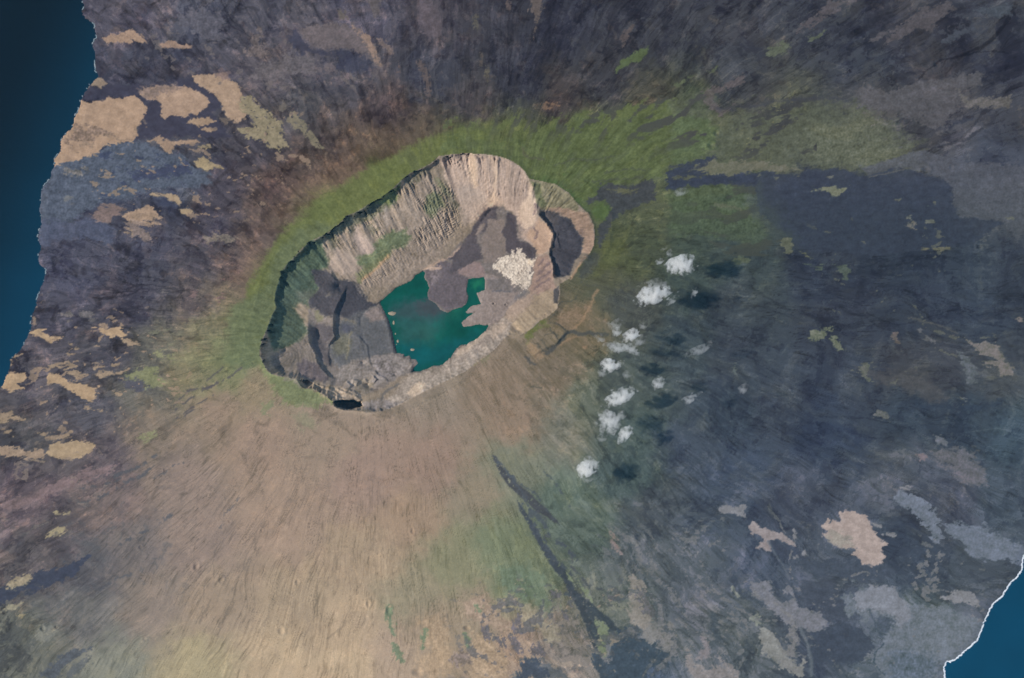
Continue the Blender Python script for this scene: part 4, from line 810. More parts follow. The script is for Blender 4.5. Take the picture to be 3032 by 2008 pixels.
cin('F', (200, 179, 158), '1210 420 1260 480 1300 640 1310 720 1300 880 1200 940 1130 850 1140 740 1230 600', 4, .8, .9, .08)
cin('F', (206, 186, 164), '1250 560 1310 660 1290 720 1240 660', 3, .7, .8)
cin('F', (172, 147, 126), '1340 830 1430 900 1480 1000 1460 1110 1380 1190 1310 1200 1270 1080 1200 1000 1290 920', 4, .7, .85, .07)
cin('F', (122, 118, 98), '1300 440 1480 480 1640 570 1740 680 1720 780 1500 740 1340 770 1300 620 1250 500', 4, .9, .92, .18, streaky=.15)
cin('F', (88, 98, 74), '1260 470 1350 480 1380 640 1420 700 1340 740 1300 600', 5, .9, .7, .15)
cin('F', (150, 129, 113), '1400 740 1500 730 1700 760 1830 790 1890 960 1910 1100 1850 1190 1780 1180 1780 1040 1720 950 1650 850 1540 790', 3, .7, .92, .12, streaky=.1)
cin('F', (125, 110, 105), '1720 950 1780 930 1800 1000 1760 1010', 3, .9, .7)
cin('F', (146, 126, 115), '1290 1240 1430 1190 1480 1300 1490 1480 1560 1600 1240 1600 1280 1400', 3, .7, .95, .12)
for p_ in ('1330 1390 1400 1330 1440 1280', '1320 1450 1400 1400 1470 1350', '1300 1530 1380 1480 1440 1440', '1350 1300 1390 1250', '1280 930 1320 980 1300 1030', '1330 740 1300 700 1290 790'):
    stroke('F', (104, 92, 96), p_, 20, 2.5, .7, .75)
cin('H', (153, 138, 118), '1370 650 1500 560 1620 440 1760 370 1890 350 1900 500 1860 570 1760 650 1660 690 1580 780 1500 820 1400 810 1340 720', 4, .7, .92, .1)
cin('H', (160, 143, 129), '1340 560 1500 440 1650 360 1600 500 1450 640 1370 700', 6, .8, .8, .1)
cin('H', (154, 144, 134), '380 1210 600 1130 700 1110 880 930 1000 880 1180 730 1320 650 1420 700 1350 850 1250 950 1100 1050 950 1180 700 1310 420 1450 250 1560 100 1540 300 1300', 4, .8, .95, .2)
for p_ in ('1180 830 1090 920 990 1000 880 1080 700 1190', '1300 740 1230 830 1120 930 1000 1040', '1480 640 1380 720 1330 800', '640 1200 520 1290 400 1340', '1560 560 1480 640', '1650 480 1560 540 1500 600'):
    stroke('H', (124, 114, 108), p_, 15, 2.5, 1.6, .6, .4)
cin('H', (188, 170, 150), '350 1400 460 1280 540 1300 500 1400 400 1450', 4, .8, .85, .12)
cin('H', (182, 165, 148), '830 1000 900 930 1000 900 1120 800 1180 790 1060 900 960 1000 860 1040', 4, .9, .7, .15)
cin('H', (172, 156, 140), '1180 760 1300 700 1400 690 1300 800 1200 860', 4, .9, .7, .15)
# floor
fl_poly = T('H', '80 490 520 180 620 130 700 80')+T('F', '590 1050 680 920 760 830 850 735 980 725 1060 780 1120 880 1140 1020 1230 1080 1300 1140 1300 1280 1280 1400 1260 1500')+T('H', '1600 300 1550 400 1470 470 1380 540 1320 650 1200 710 1100 820 1000 880 890 930 820 1020 700 1120 600 1135 500 1180 400 1200')+T('G', '1600 1080 1450 1190 1250 1260 1100 1180 900 1150 760 1100 650 1060 560 1020 430 1010 370 900 480 800 700 650 720 500 720 350 760 250 830 170 950 110 1100 100 1230 130 1330 330')
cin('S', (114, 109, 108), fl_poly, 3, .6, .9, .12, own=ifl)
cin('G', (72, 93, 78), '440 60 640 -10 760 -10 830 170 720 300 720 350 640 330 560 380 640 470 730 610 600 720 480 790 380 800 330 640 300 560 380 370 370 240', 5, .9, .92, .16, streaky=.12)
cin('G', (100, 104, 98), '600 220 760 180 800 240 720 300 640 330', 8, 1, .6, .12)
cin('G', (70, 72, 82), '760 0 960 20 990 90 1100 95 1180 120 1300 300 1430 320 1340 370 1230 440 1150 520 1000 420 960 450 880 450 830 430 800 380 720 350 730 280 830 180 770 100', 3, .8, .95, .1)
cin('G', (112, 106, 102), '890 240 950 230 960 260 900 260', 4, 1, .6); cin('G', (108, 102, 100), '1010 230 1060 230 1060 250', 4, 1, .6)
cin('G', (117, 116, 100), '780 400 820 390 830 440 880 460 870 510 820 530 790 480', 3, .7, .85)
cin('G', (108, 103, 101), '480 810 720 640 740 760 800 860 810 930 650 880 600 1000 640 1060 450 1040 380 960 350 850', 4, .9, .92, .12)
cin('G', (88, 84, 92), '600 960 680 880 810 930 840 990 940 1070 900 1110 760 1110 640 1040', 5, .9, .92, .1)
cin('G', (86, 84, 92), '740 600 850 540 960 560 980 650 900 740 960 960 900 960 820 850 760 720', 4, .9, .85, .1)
cin('G', (94, 97, 102), '1000 530 1200 440 1350 370 1440 360 1530 520 1590 760 1600 830 1480 850 1340 880 1200 900 1050 970 950 900 920 780 1000 640', 4, .8, .92, .12)
cin('G', (132, 122, 118), '1340 380 1430 350 1510 490 1400 500 1350 520 1290 440', 4, .9, .85, .12)
cin('G', (114, 113, 100), '980 650 1150 650 1160 720 1120 830 1000 840 950 780', 6, 1, .7, .2)
stroke('G', (140, 132, 110), '1160 640 1130 720 1120 800 1090 890', 16, 2.5, .7, .6); stroke('G', (136, 128, 110), '1030 640 1020 700', 14, 2.5, .7, .6); stroke('G', (130, 122, 108), '1060 490 1150 510 1210 550', 18, 2.5, .8, .6)
cin('G', (80, 84, 98), '1040 530 1120 540 1180 590 1100 640 1040 600', 4, .9, .7)
cin('G', (130, 125, 122), '1050 980 1200 900 1330 880 1500 850 1600 830 1740 880 1820 940 1760 1020 1600 1090 1500 1100 1400 1180 1250 1260 1150 1180 1000 1080', 4, .8, .92, .2)
cin('G', (108, 104, 106), '1380 930 1450 900 1560 950 1620 1030 1540 1070 1450 1010', 8, 1.5, .5, .5)
cin('G', (132, 124, 112), '1180 1110 1330 1080 1400 1150 1330 1230 1230 1260 1170 1190', 5, .9, .7, .12)
cin('G', (140, 130, 120), '900 1200 1000 1170 1200 1180 1280 1250 1200 1290 1060 1290 960 1260', 4, .9, .6, .3)
cin('G', (122, 118, 120), '1250 1330 1400 1300 1500 1300 1650 1320 1500 1400 1300 1420', 5, .9, .7, .2)
stroke('G', (98, 98, 102), '1620 1140 1520 1190 1470 1250 1450 1300', 22, 3, .6, .8)
cin('H', (140, 130, 124), '1050 400 1140 370 1140 200 1300 240 1400 300 1480 400 1500 450 1380 540 1320 650 1200 720 1100 720 920 740 890 700 1030 595 940 600 990 530 1100 510', 2, .5, .95, .12)
cin('H', (112, 108, 108), '1150 260 1300 240 1380 280 1440 350 1480 400 1300 390 1180 370', 5, .8, .85, .12)
stroke('H', (92, 94, 104), '1210 385 1300 375 1400 390', 14, 2.5, .6, .8)
stroke('H', (96, 98, 104), '1470 460 1500 440 1560 400', 40, 5, .8, .6)
cin('H', (138, 123, 120), '830 170 930 130 1010 85 1080 90 1120 140 1140 230 1050 240 960 240 880 210', 2.5, .6, .95, .08)
cin('H', (101, 95, 102), '530 190 640 150 700 80 800 90 860 150 860 200 960 260 950 380 970 450 950 510 900 535 740 580 640 490 560 470 560 400 590 330', 2.5, .7, .95, .12)
cin('H', (120, 112, 112), '560 200 680 150 720 220 640 330 590 280', 5, 1.2, .6, .3)
cin('H', (200, 176, 156), '540 170 620 130 700 140 690 165 600 175', 3, .8, .8, .15)
stroke('F', (186, 162, 142), '190 1350 300 1290 400 1240 520 1160 590 1120', 26, 3, .8, .75)
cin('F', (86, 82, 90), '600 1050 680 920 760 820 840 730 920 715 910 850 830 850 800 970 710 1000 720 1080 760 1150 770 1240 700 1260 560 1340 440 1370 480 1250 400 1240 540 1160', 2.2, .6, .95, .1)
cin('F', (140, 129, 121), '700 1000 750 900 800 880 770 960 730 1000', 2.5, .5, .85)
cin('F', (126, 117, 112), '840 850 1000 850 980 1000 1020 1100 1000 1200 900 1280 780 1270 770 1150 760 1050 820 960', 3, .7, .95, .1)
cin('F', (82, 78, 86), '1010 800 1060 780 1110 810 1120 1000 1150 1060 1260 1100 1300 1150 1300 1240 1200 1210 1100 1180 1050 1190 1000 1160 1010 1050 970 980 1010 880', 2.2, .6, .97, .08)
cin('F', (120, 112, 108), '1120 880 1180 940 1160 1040 1120 1000', 4, .8, .6)
s_ = sl_for(DEB, 20)
cin('S', (166, 156, 144), DEB, 3.5, 1.8, .97, .1, own=ideb)
sp = np.clip((np.abs(noise(U[s_]/4.2, V[s_]/8.0, 151))*2.2+1.6*np.abs(noise(U[s_]/13, V[s_]/13, 153))+0.9*fbm(U[s_]/30, V[s_]/30, 155, 2)-0.15), 0, 1)[..., None]*(owner[s_] == ideb)[..., None]
C[s_] = C[s_]*(1-sp*0.62)+np.array([236, 226, 208])*sp*0.62
cin('F', (232, 214, 190), '1230 1240 1290 1250 1285 1320 1250 1310 1220 1280', 2.5, .6, .85)
cin('S', (70, 72, 82), PIT, 2.2, .5, .97, .1, own=ipit)
cin('F', (90, 86, 90), '1330 790 1450 760 1560 800 1540 880 1480 900 1400 860', 8, 1, .6, .1)
stroke('F', (162, 137, 114), '1650 1440 1730 1310 1810 1215', 22, 2, .5, .9)
cin('H', (73, 73, 79), '1830 370 1890 320 1885 400 1865 510 1830 500', 2, .5, .95)
paint('F', (76, 78, 82), '1800 1200 1900 1180 1940 1260 1860 1380 1760 1450 1720 1400 1780 1300', 5, .9, .75, .15)
for (x_, y_, r_) in ((1225, 505, 16), (1345, 515, 15), (1660, 622, 8), (1745, 615, 16)):
    ox, oy, k = TILES['H']; cu, cv, rr = ox+x_/k, oy+y_/k, r_/k
    s_ = (slice(*np.searchsorted(gv, [cv-3*rr, cv+3*rr])), slice(*np.searchsorted(gu, [cu-3*rr, cu+3*rr])))
    r = np.hypot(U[s_]-cu, V[s_]-cv)/rr
    Z[s_] += rr*6*(0.5*np.exp(-((r-1)/0.4)**2)-np.exp(-(r/0.8)**2))
for (cu, cv, a, b) in cone_px[:]:
    pass

# ------------------------------------------------------------------ light the smooth landform receives, divided out to get true reflectance
AIR = np.array([0.0050, 0.0140, 0.0240]); TRANS = np.array([0.83, 0.85, 0.87])
zs = blur(np.where(sea_m, 0, zc), 4)
Xs, Ys = proj_point(LUg, LVg, zs)
def normals(X, Y, Zz):
    du = np.stack([np.gradient(X, axis=1), np.gradient(Y, axis=1), np.gradient(Zz, axis=1)], -1)
    dv = np.stack([np.gradient(X, axis=0), np.gradient(Y, axis=0), np.gradient(Zz, axis=0)], -1)
    n = np.cross(dv, du); n /= np.linalg.norm(n, axis=-1, keepdims=True)
    n[n[..., 2] < 0] *= -1
    return n
ns = normals(Xs, Ys, zs)
lam = np.maximum(ns@SUN_DIR, 0.25)
shade = blur(lam/SUN_DIR[2], 3)
sh = bilin(shade, U, V)
K_FLAT = 1.0
sunp = 0.86*sh[..., None]*np.array([1.04, 1.0, 0.93])+0.28*np.array([0.72, 0.95, 1.5])
C = C*1.05-1.0
C[inr] = C[inr]*np.array([0.985, 0.985, 1.01])
C = C*(1+(rz*(~inr)*sstep(125, 90, C.mean(-1)))[..., None]*np.array([-0.055, -0.005, -0.045]))
fanl = np.where(inr & (Z > 700), 0.10*streak(70, 1.0, 405, 3, 1.2)+0.07*streak(26, 1.0, 407, 2, 1.5), 0)
C = C*(1+fanl[..., None])
C = np.where(inr[..., None], C+(0.10*C)*(streak(900, 9, 301, 3, 0.5)+0.6*streak(420, 5, 303, 3, 0.8))[..., None]*(Z > 640)[..., None], C)
ex_ = np.clip(C[..., 1]-C[..., 0], 0, 40)
C[..., 1] -= 0.34*ex_; C[..., 2] += 0.14*ex_
C = C*(1-0.05*np.clip(ex_/15, 0, 1)*(~inr))[..., None]
dkk = sstep(135, 85, C.mean(-1))[..., None]*np.where(inr, 0.7, 1.0)[..., None]
dkx = dkk*np.where(inr, 1.0, sstep(900, 1500, U))[..., None]
C = C*(1+dkx*np.array([-0.015, 0.008, -0.04]))
C = C*(1+(dkk-dkx)*np.array([-0.04, -0.012, -0.005]))
tzz = (tanz*(~inr))[..., None]
C = C*(1+tzz*np.array([0.10, 0.085, 0.09]))
lin = srgb_lin(np.clip(C, 0, 255))
alb = np.clip((lin-AIR)/TRANS, 0.004, 1)/(K_FLAT*sunp)
alb = np.clip(alb, 0.004, 0.88)

# ------------------------------------------------------------------ meshes from the grid
X, Y = proj_point(U, V, Z)
N = normals(X, Y, Z)
co = np.stack([X, Y, Z], -1).reshape(-1, 3).astype(np.float32)
nrm = N.reshape(-1, 3).astype(np.float32)
albf = np.concatenate([alb, np.ones(alb.shape[:2]+(1,))], -1).reshape(-1, 4).astype(np.float32)
idx = np.arange(NY*NX).reshape(NY, NX)
quads = np.stack([idx[1:, :-1], idx[1:, 1:], idx[:-1, 1:], idx[:-1, :-1]], -1)
fo = owner[:-1, :-1].copy()
# drop ground lying deep under the sea or lake
deep = ((csd[:-1, :-1] < -25) & (csd[1:, 1:] < -25))

col = scn.collection
def tag(o, label=None, cat=None, group=None, kind=None):
    for k_, v_ in (('label', label), ('category', cat), ('group', group), ('kind', kind)):
        if v_: o[k_] = v_
    return o
def mesh_from(name, co, faces, mat, normals=None, color=None, smooth=True):
    me = bpy.data.meshes.new(name)
    nf, k = faces.shape
    me.vertices.add(len(co)); me.vertices.foreach_set('co', np.ascontiguousarray(co, np.float32).ravel())
    me.loops.add(nf*k); me.loops.foreach_set('vertex_index', np.ascontiguousarray(faces, np.int32).ravel())
    me.polygons.add(nf); me.polygons.foreach_set('loop_start', np.arange(0, nf*k, k, dtype=np.int32))
    me.update(calc_edges=True)
    me.polygons.foreach_set('use_smooth', np.full(nf, smooth))
    if color is not None:
        a = me.color_attributes.new('rock', 'FLOAT_COLOR', 'POINT')
        a.data.foreach_set('color', np.ascontiguousarray(color, np.float32).ravel())
    if normals is not None:
        me.normals_split_custom_set_from_vertices(normals)
    me.materials.append(mat)
    o = bpy.data.objects.new(name, me); col.objects.link(o)
    return o

def new_mat(name):
    m = bpy.data.materials.new(name); m.use_nodes = True
    return m, m.node_tree, m.node_tree.nodes['Principled BSDF']
def ground_mat(name, grain, contrast, bump, rough=0.95):
    m, t, b = new_mat(name)
    at = t.nodes.new('ShaderNodeAttribute'); at.attribute_name = 'rock'
    ge = t.nodes.new('ShaderNodeNewGeometry')
    n1 = t.nodes.new('ShaderNodeTexNoise'); n1.inputs['Scale'].default_value = 1.0/grain; n1.inputs['Detail'].default_value = 4; n1.inputs['Roughness'].default_value = 0.7
    t.links.new(ge.outputs['Position'], n1.inputs['Vector'])
    mr = t.nodes.new('ShaderNodeMapRange')
    mr.inputs['From Min'].default_value = 0.3; mr.inputs['From Max'].default_value = 0.7
    mr.inputs['To Min'].default_value = 1-contrast; mr.inputs['To Max'].default_value = 1+contrast
    t.links.new(n1.outputs['Fac'], mr.inputs['Value'])
    mx = t.nodes.new('ShaderNodeVectorMath'); mx.operation = 'SCALE'
    t.links.new(at.outputs['Color'], mx.inputs[0]); t.links.new(mr.outputs['Result'], mx.inputs['Scale'])
    t.links.new(mx.outputs[0], b.inputs['Base Color'])
    bm = t.nodes.new('ShaderNodeBump'); bm.inputs['Strength'].default_value = 1.0; bm.inputs['Distance'].default_value = bump
    t.links.new(n1.outputs['Fac'], bm.inputs['Height']); t.links.new(bm.outputs[0], b.inputs['Normal'])
    b.inputs['Roughness'].default_value = rough
    b.inputs['Specular IOR Level'].default_value = 0.1
    return m
m_ground = ground_mat('lava_ground', 26, 0.10, 0.8)
m_rock = ground_mat('caldera_rock', 26, 0.08, 1.5)
m_pale = ground_mat('pale_lava', 28, 0.08, 0.6)

def build_region(name, facemask, mat):
    f = quads[facemask]
    if len(f) == 0: return None
    used, inv = np.unique(f.ravel(), return_inverse=True)
    return mesh_from(name, co[used], inv.reshape(f.shape), mat, nrm[used], albf[used])
tag(build_region('ground', (fo == 0) & ~deep, m_ground), 'flanks of the volcanic island, dark lava, tan ash and green slopes', 'volcano', kind='structure')
for oid, (lab, cat) in labels.items():
    o = build_region(names[oid], (fo == oid), m_rock if 'lava' not in names[oid] else m_pale)
    if o: tag(o, lab, cat, kind='structure')

# ------------------------------------------------------------------ sea
def sea_obj():
    r = 140000.0
    n = 60
    xs = np.linspace(-r, r, n+1); gx, gy = np.meshgrid(xs, xs)
    c_ = np.stack([gx, gy, np.zeros_like(gx)], -1).reshape(-1, 3)
    ii = np.arange((n+1)**2).reshape(n+1, n+1)
    f = np.stack([ii[:-1, :-1], ii[:-1, 1:], ii[1:, 1:], ii[1:, :-1]], -1).reshape(-1, 4)
    m, t, b = new_mat('sea_water')
    ge = t.nodes.new('ShaderNodeNewGeometry')
    n1 = t.nodes.new('ShaderNodeTexNoise'); n1.inputs['Scale'].default_value = 1/900; n1.inputs['Detail'].default_value = 5
    t.links.new(ge.outputs['Position'], n1.inputs['Vector'])
    cr = t.nodes.new('ShaderNodeValToRGB')
    cr.color_ramp.elements[0].position = 0.3; cr.color_ramp.elements[0].color = (0.0006, 0.040, 0.076, 1)
    cr.color_ramp.elements[1].position = 0.75; cr.color_ramp.elements[1].color = (0.0010, 0.049, 0.094, 1)
    t.links.new(n1.outputs['Fac'], cr.inputs['Fac'])
    # window vignette painted into the sea colour: near black towards the north-west corner
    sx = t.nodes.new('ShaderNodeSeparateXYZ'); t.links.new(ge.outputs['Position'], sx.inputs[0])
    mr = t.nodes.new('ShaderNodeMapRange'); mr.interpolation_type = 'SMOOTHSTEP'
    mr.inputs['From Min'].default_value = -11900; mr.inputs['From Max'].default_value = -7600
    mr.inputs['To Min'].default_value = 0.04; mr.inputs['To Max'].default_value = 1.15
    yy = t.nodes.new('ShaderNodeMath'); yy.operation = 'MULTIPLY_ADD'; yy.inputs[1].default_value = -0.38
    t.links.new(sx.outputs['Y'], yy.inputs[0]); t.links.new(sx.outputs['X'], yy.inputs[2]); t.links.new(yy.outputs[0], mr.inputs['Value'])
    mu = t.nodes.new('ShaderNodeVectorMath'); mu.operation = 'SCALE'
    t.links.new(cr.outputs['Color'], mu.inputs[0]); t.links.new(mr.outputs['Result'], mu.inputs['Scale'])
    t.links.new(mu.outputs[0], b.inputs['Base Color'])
    n2 = t.nodes.new('ShaderNodeTexNoise'); n2.inputs['Scale'].default_value = 1/60; n2.inputs['Detail'].default_value = 4
    t.links.new(ge.outputs['Position'], n2.inputs['Vector'])
    bp_ = t.nodes.new('ShaderNodeBump'); bp_.inputs['Distance'].default_value = 3
    t.links.new(n2.outputs['Fac'], bp_.inputs['Height']); t.links.new(bp_.outputs[0], b.inputs['Normal'])
    b.inputs['Roughness'].default_value = 0.35
    b.inputs['Specular IOR Level'].default_value = 0.25
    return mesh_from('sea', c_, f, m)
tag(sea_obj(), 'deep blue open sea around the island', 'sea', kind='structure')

# ------------------------------------------------------------------ crater lake (its own sheet of water with a shoaling bed colour)
lake_face = (np.minimum(np.minimum(lake_sd[:-1, :-1], lake_sd[1:, 1:]), np.minimum(lake_sd[1:, :-1], lake_sd[:-1, 1:])) > -2.6)
f = quads[lake_face]
used, inv = np.unique(f.ravel(), return_inverse=True)
Ul, Vl = U.ravel()[used], V.ravel()[used]
lx, ly = proj_point(Ul, Vl, 450.0)
LC = np.tile(np.array([12., 80., 73.]), (len(used), 1))
wxl, wyl = WX.ravel()[used], WY.ravel()[used]
def lake_paint(colr, pts, soft, op):
    global LC
    sd = sdf(Ul+1.6*wxl, Vl+1.6*wyl, T('H', pts))
    m = np.clip(0.5+sd/(2*soft), 0, 1)[:, None]*op
    LC = LC*(1-m)+np.array(colr)*m
lake_paint((34, 104, 96), '240 720 420 620 650 640 720 700 700 820 600 900 420 900 280 850', 22, .75)
lake_paint((40, 112, 96), '440 720 560 700 600 800 540 860 430 820', 16, .6)
lake_paint((40, 82, 84), '190 520 420 470 640 480 740 560 700 700 620 860 420 920 300 900 240 740', 20, .6)
lake_paint((50, 82, 86), '200 560 330 500 480 480 600 460 720 560 720 640 640 680 500 640 400 640 280 640', 12, .8)
lake_paint((58, 76, 82), '430 520 560 460 700 480 740 560 700 620 600 600 500 580', 8, .85)
lake_paint((30, 112, 84), '1010 280 1120 250 1130 330 1060 360', 9, .7)
lake_paint((16, 88, 100), '240 900 500 920 800 880 1100 780 900 950 700 1100 400 1180', 18, .6)
lake_paint((32, 106, 90), '820 540 900 560 860 640 760 640 740 600', 12, .6)
LC = LC*(1+0.10*w1x.ravel()[used]+0.08*w2x.ravel()[used]+0.05*w1y.ravel()[used])[:, None]
LA = np.clip((srgb_lin(LC*np.array([1.0, 0.95, 0.90])+np.array([8., 2., 6.]))-AIR)/TRANS, 0.0005, 1)/(0.95*np.array([1.0, 0.99, 1.0]))
mw, t, b = new_mat('lake_water')
at = t.nodes.new('ShaderNodeAttribute'); at.attribute_name = 'rock'
t.links.new(at.outputs['Color'], b.inputs['Base Color'])
ge = t.nodes.new('ShaderNodeNewGeometry')
n2 = t.nodes.new('ShaderNodeTexNoise'); n2.inputs['Scale'].default_value = 1/30; t.links.new(ge.outputs['Position'], n2.inputs['Vector'])
bp_ = t.nodes.new('ShaderNodeBump'); bp_.inputs['Distance'].default_value = 0.6
t.links.new(n2.outputs['Fac'], bp_.inputs['Height']); t.links.new(bp_.outputs[0], b.inputs['Normal'])
b.inputs['Roughness'].default_value = 0.3; b.inputs['Specular IOR Level'].default_value = 0.2
o = mesh_from('crater_lake', np.stack([lx, ly, np.full_like(lx, 450.0)], -1), inv.reshape(f.shape), mw, None, np.concatenate([LA, np.ones((len(LA), 1))], -1))
tag(o, 'teal green lake with dark shoals on the caldera floor', 'lake', kind='structure')

def simple_mat(name, c1, c2, scale, rough=0.9):
    m, t, b = new_mat(name)
    ge = t.nodes.new('ShaderNodeNewGeometry')
    n1 = t.nodes.new('ShaderNodeTexNoise'); n1.inputs['Scale'].default_value = scale; n1.inputs['Detail'].default_value = 4
    t.links.new(ge.outputs['Position'], n1.inputs['Vector'])
    cr = t.nodes.new('ShaderNodeValToRGB')
    cr.color_ramp.elements[0].position = 0.3; cr.color_ramp.elements[0].color = (*c1, 1)
    cr.color_ramp.elements[1].position = 0.7; cr.color_ramp.elements[1].color = (*c2, 1)
    t.links.new(n1.outputs['Fac'], cr.inputs['Fac']); t.links.new(cr.outputs['Color'], b.inputs['Base Color'])
    b.inputs['Roughness'].default_value = rough; b.inputs['Specular IOR Level'].default_value = 0.1
    return m
m_islet = simple_mat('islet_rock', (0.30, 0.24, 0.16), (0.42, 0.34, 0.24), 1/20)
for (x_, y_, a_, b_, lab) in ((205, 602, 40, 21, 'largest tan rocky islet in the lake, near its left corner'), (222, 696, 11, 23, 'upright oval islet just below the largest one in the lake'),
                              (410, 966, 24, 13, 'tan islet alone near the lower left shore of the lake'), (240, 806, 7, 11, 'tiny islet at the middle of the left lake shore'), (264, 880, 12, 17, 'small pale green islet near the lower left corner of the lake'),
                              (250, 912, 6, 5, 'tiniest islet, right under the small pale green one')):
    ox, oy, k = TILES['H']; cu, cv, a, b2 = ox+x_/k, oy+y_/k, a_/k, b_/k
    nr, na = 8, 28
    th = np.linspace(0, 2*np.pi, na, endpoint=False)
    vs = [(0, 0, 1.0)]
    for r_ in range(1, nr+1):
        rr = r_/nr
        wob = 1+0.22*noise(np.cos(th)*1.6+x_, np.sin(th)*1.6+y_, 7)+0.12*noise(np.cos(th)*4+y_, np.sin(th)*4, 9)
        for j in range(na): vs.append((math.cos(th[j])*rr*wob[j], math.sin(th[j])*rr*wob[j], (1-rr**1.6)))
    vs = np.array(vs)
    px_, py_ = proj_point(cu, cv, 455.0)
    c_ = np.stack([px_+vs[:, 0]*a*G, py_+vs[:, 1]*b2*G/CT, 447+vs[:, 2]*min(a, b2)*2.6+3*(vs[:, 2] > 0.1)+1.5*noise(vs[:, 0]*3+x_, vs[:, 1]*3, 3)], -1)
    fs = []
    for j in range(na): fs.append((0, 1+j, 1+(j+1) % na, 1+(j+1) % na))
    tri = np.array([[0, 1+j, 1+(j+1) % na] for j in range(na)])
    qd = np.array([[1+r_*na+j, 1+(r_+1)*na+j, 1+(r_+1)*na+(j+1) % na, 1+r_*na+(j+1) % na] for r_ in range(nr-1) for j in range(na)])
    qd = np.concatenate([qd[:, [0, 1, 2]], qd[:, [0, 2, 3]]])
    o = mesh_from('islet', c_, np.concatenate([tri, qd]), m_islet)
    tag(o, lab, 'islet', 'islets in the crater lake')

# ------------------------------------------------------------------ surf: broken white water just off the shore
m_surf = simple_mat('surf_foam', (0.72, 0.76, 0.78), (0.88, 0.88, 0.88), 1/60, 0.8)
def surf(name, path, wide, amp, label, thr=-9.0, seed=0):
    P = np.asarray(path); seg = np.hypot(*np.diff(P, axis=0).T); L = np.concatenate([[0], np.cumsum(seg)])
    s = np.arange(0, L[-1], 2.0)
    x = np.interp(s, L, P[:, 0]); y = np.interp(s, L, P[:, 1])
    # follow the warped shore of the terrain grid
    for it in range(6):
        j = np.clip(np.searchsorted(gu, x), 1, NX-2); i_ = np.clip(np.searchsorted(gv, y), 1, NY-2)
        d = csd[i_, j]; gx_ = csd[i_, j+1]-csd[i_, j-1]; gy_ = csd[i_+1, j]-csd[i_-1, j]; gn = np.hypot(gx_, gy_)+1e-6
        x = x-0.7*(d+0.5)*gx_/gn; y = y-0.7*(d+0.5)*gy_/gn
    nx_, ny_ = -gx_/gn, -gy_/gn
    for it in range(2):
        nx_ = np.convolve(np.pad(nx_, 3, 'edge'), np.ones(7)/7, 'valid'); ny_ = np.convolve(np.pad(ny_, 3, 'edge'), np.ones(7)/7, 'valid')
    wd = wide*(1+amp*noise(s/9, s*0+seed, 3)+0.5*amp*noise(s/3.5, s*0+3+seed, 4))
    keep = noise(s/40, s*0+5+seed, 8)+0.6*noise(s/11, s*0+9, 6) > thr
    a0x, a0y = proj_point(x-nx_*2.2, y-ny_*2.2, 2.0); a1x, a1y = proj_point(x+nx_*wd, y+ny_*wd, 2.0)
    n = len(s)
    c_ = np.concatenate([np.stack([a0x, a0y, np.full(n, 5.0)], -1), np.stack([(a0x+a1x)/2, (a0y+a1y)/2, np.full(n, 6.5)], -1), np.stack([a1x, a1y, np.full(n, 0.3)], -1)])
    k_ = np.arange(n-1)[(keep[:-1] & keep[1:])]
    f = np.concatenate([np.stack([k_, k_+1, n+k_+1, n+k_], -1), np.stack([n+k_, n+k_+1, 2*n+k_+1, 2*n+k_], -1)])
    tag(mesh_from(name, c_, f, m_surf), label, 'surf', kind='stuff')
right = T('L', '1650 1900 1790 1650 1812 1563 1805 1500 1830 1470 1890 1450 1935 1410 1990 1360 2035 1320 2060 1260 2090 1190 2120 1110 2150 1060 2220 1000 2250 940 2290 890 2350 830 2368 715')+T('S', '3060 1600 3200 1480 3300 1420')
surf('surf_foam', right, 4.2, .55, 'bright white line of breaking surf along the lower right shore', seed=1)
left = T('A', '575 0 590 60 570 85 600 130 660 170 672 260 650 310 668 380 672 470 690 540 650 575 620 610 590 660 585 695 568 700 550 770 515 830 505 900 450 950 425 1000 420 1060 380 1115 385 1160 355 1200 350 1240 315 1290 285 1340 290 1400 275 1460 290 1563')+T('D', '265 100 285 170 270 220 275 290 325 330 310 400 285 450 270 510 255 570 220 650 215 760 150 880 70 960')
m_surf_keep = m_surf
m_surf = simple_mat('thin_foam', (0.10, 0.15, 0.18), (0.28, 0.31, 0.31), 1/80, 0.8)
surf('surf_foam', left, 1.3, .9, 'thin broken line of pale foam along the left shore', thr=0.14, seed=4)

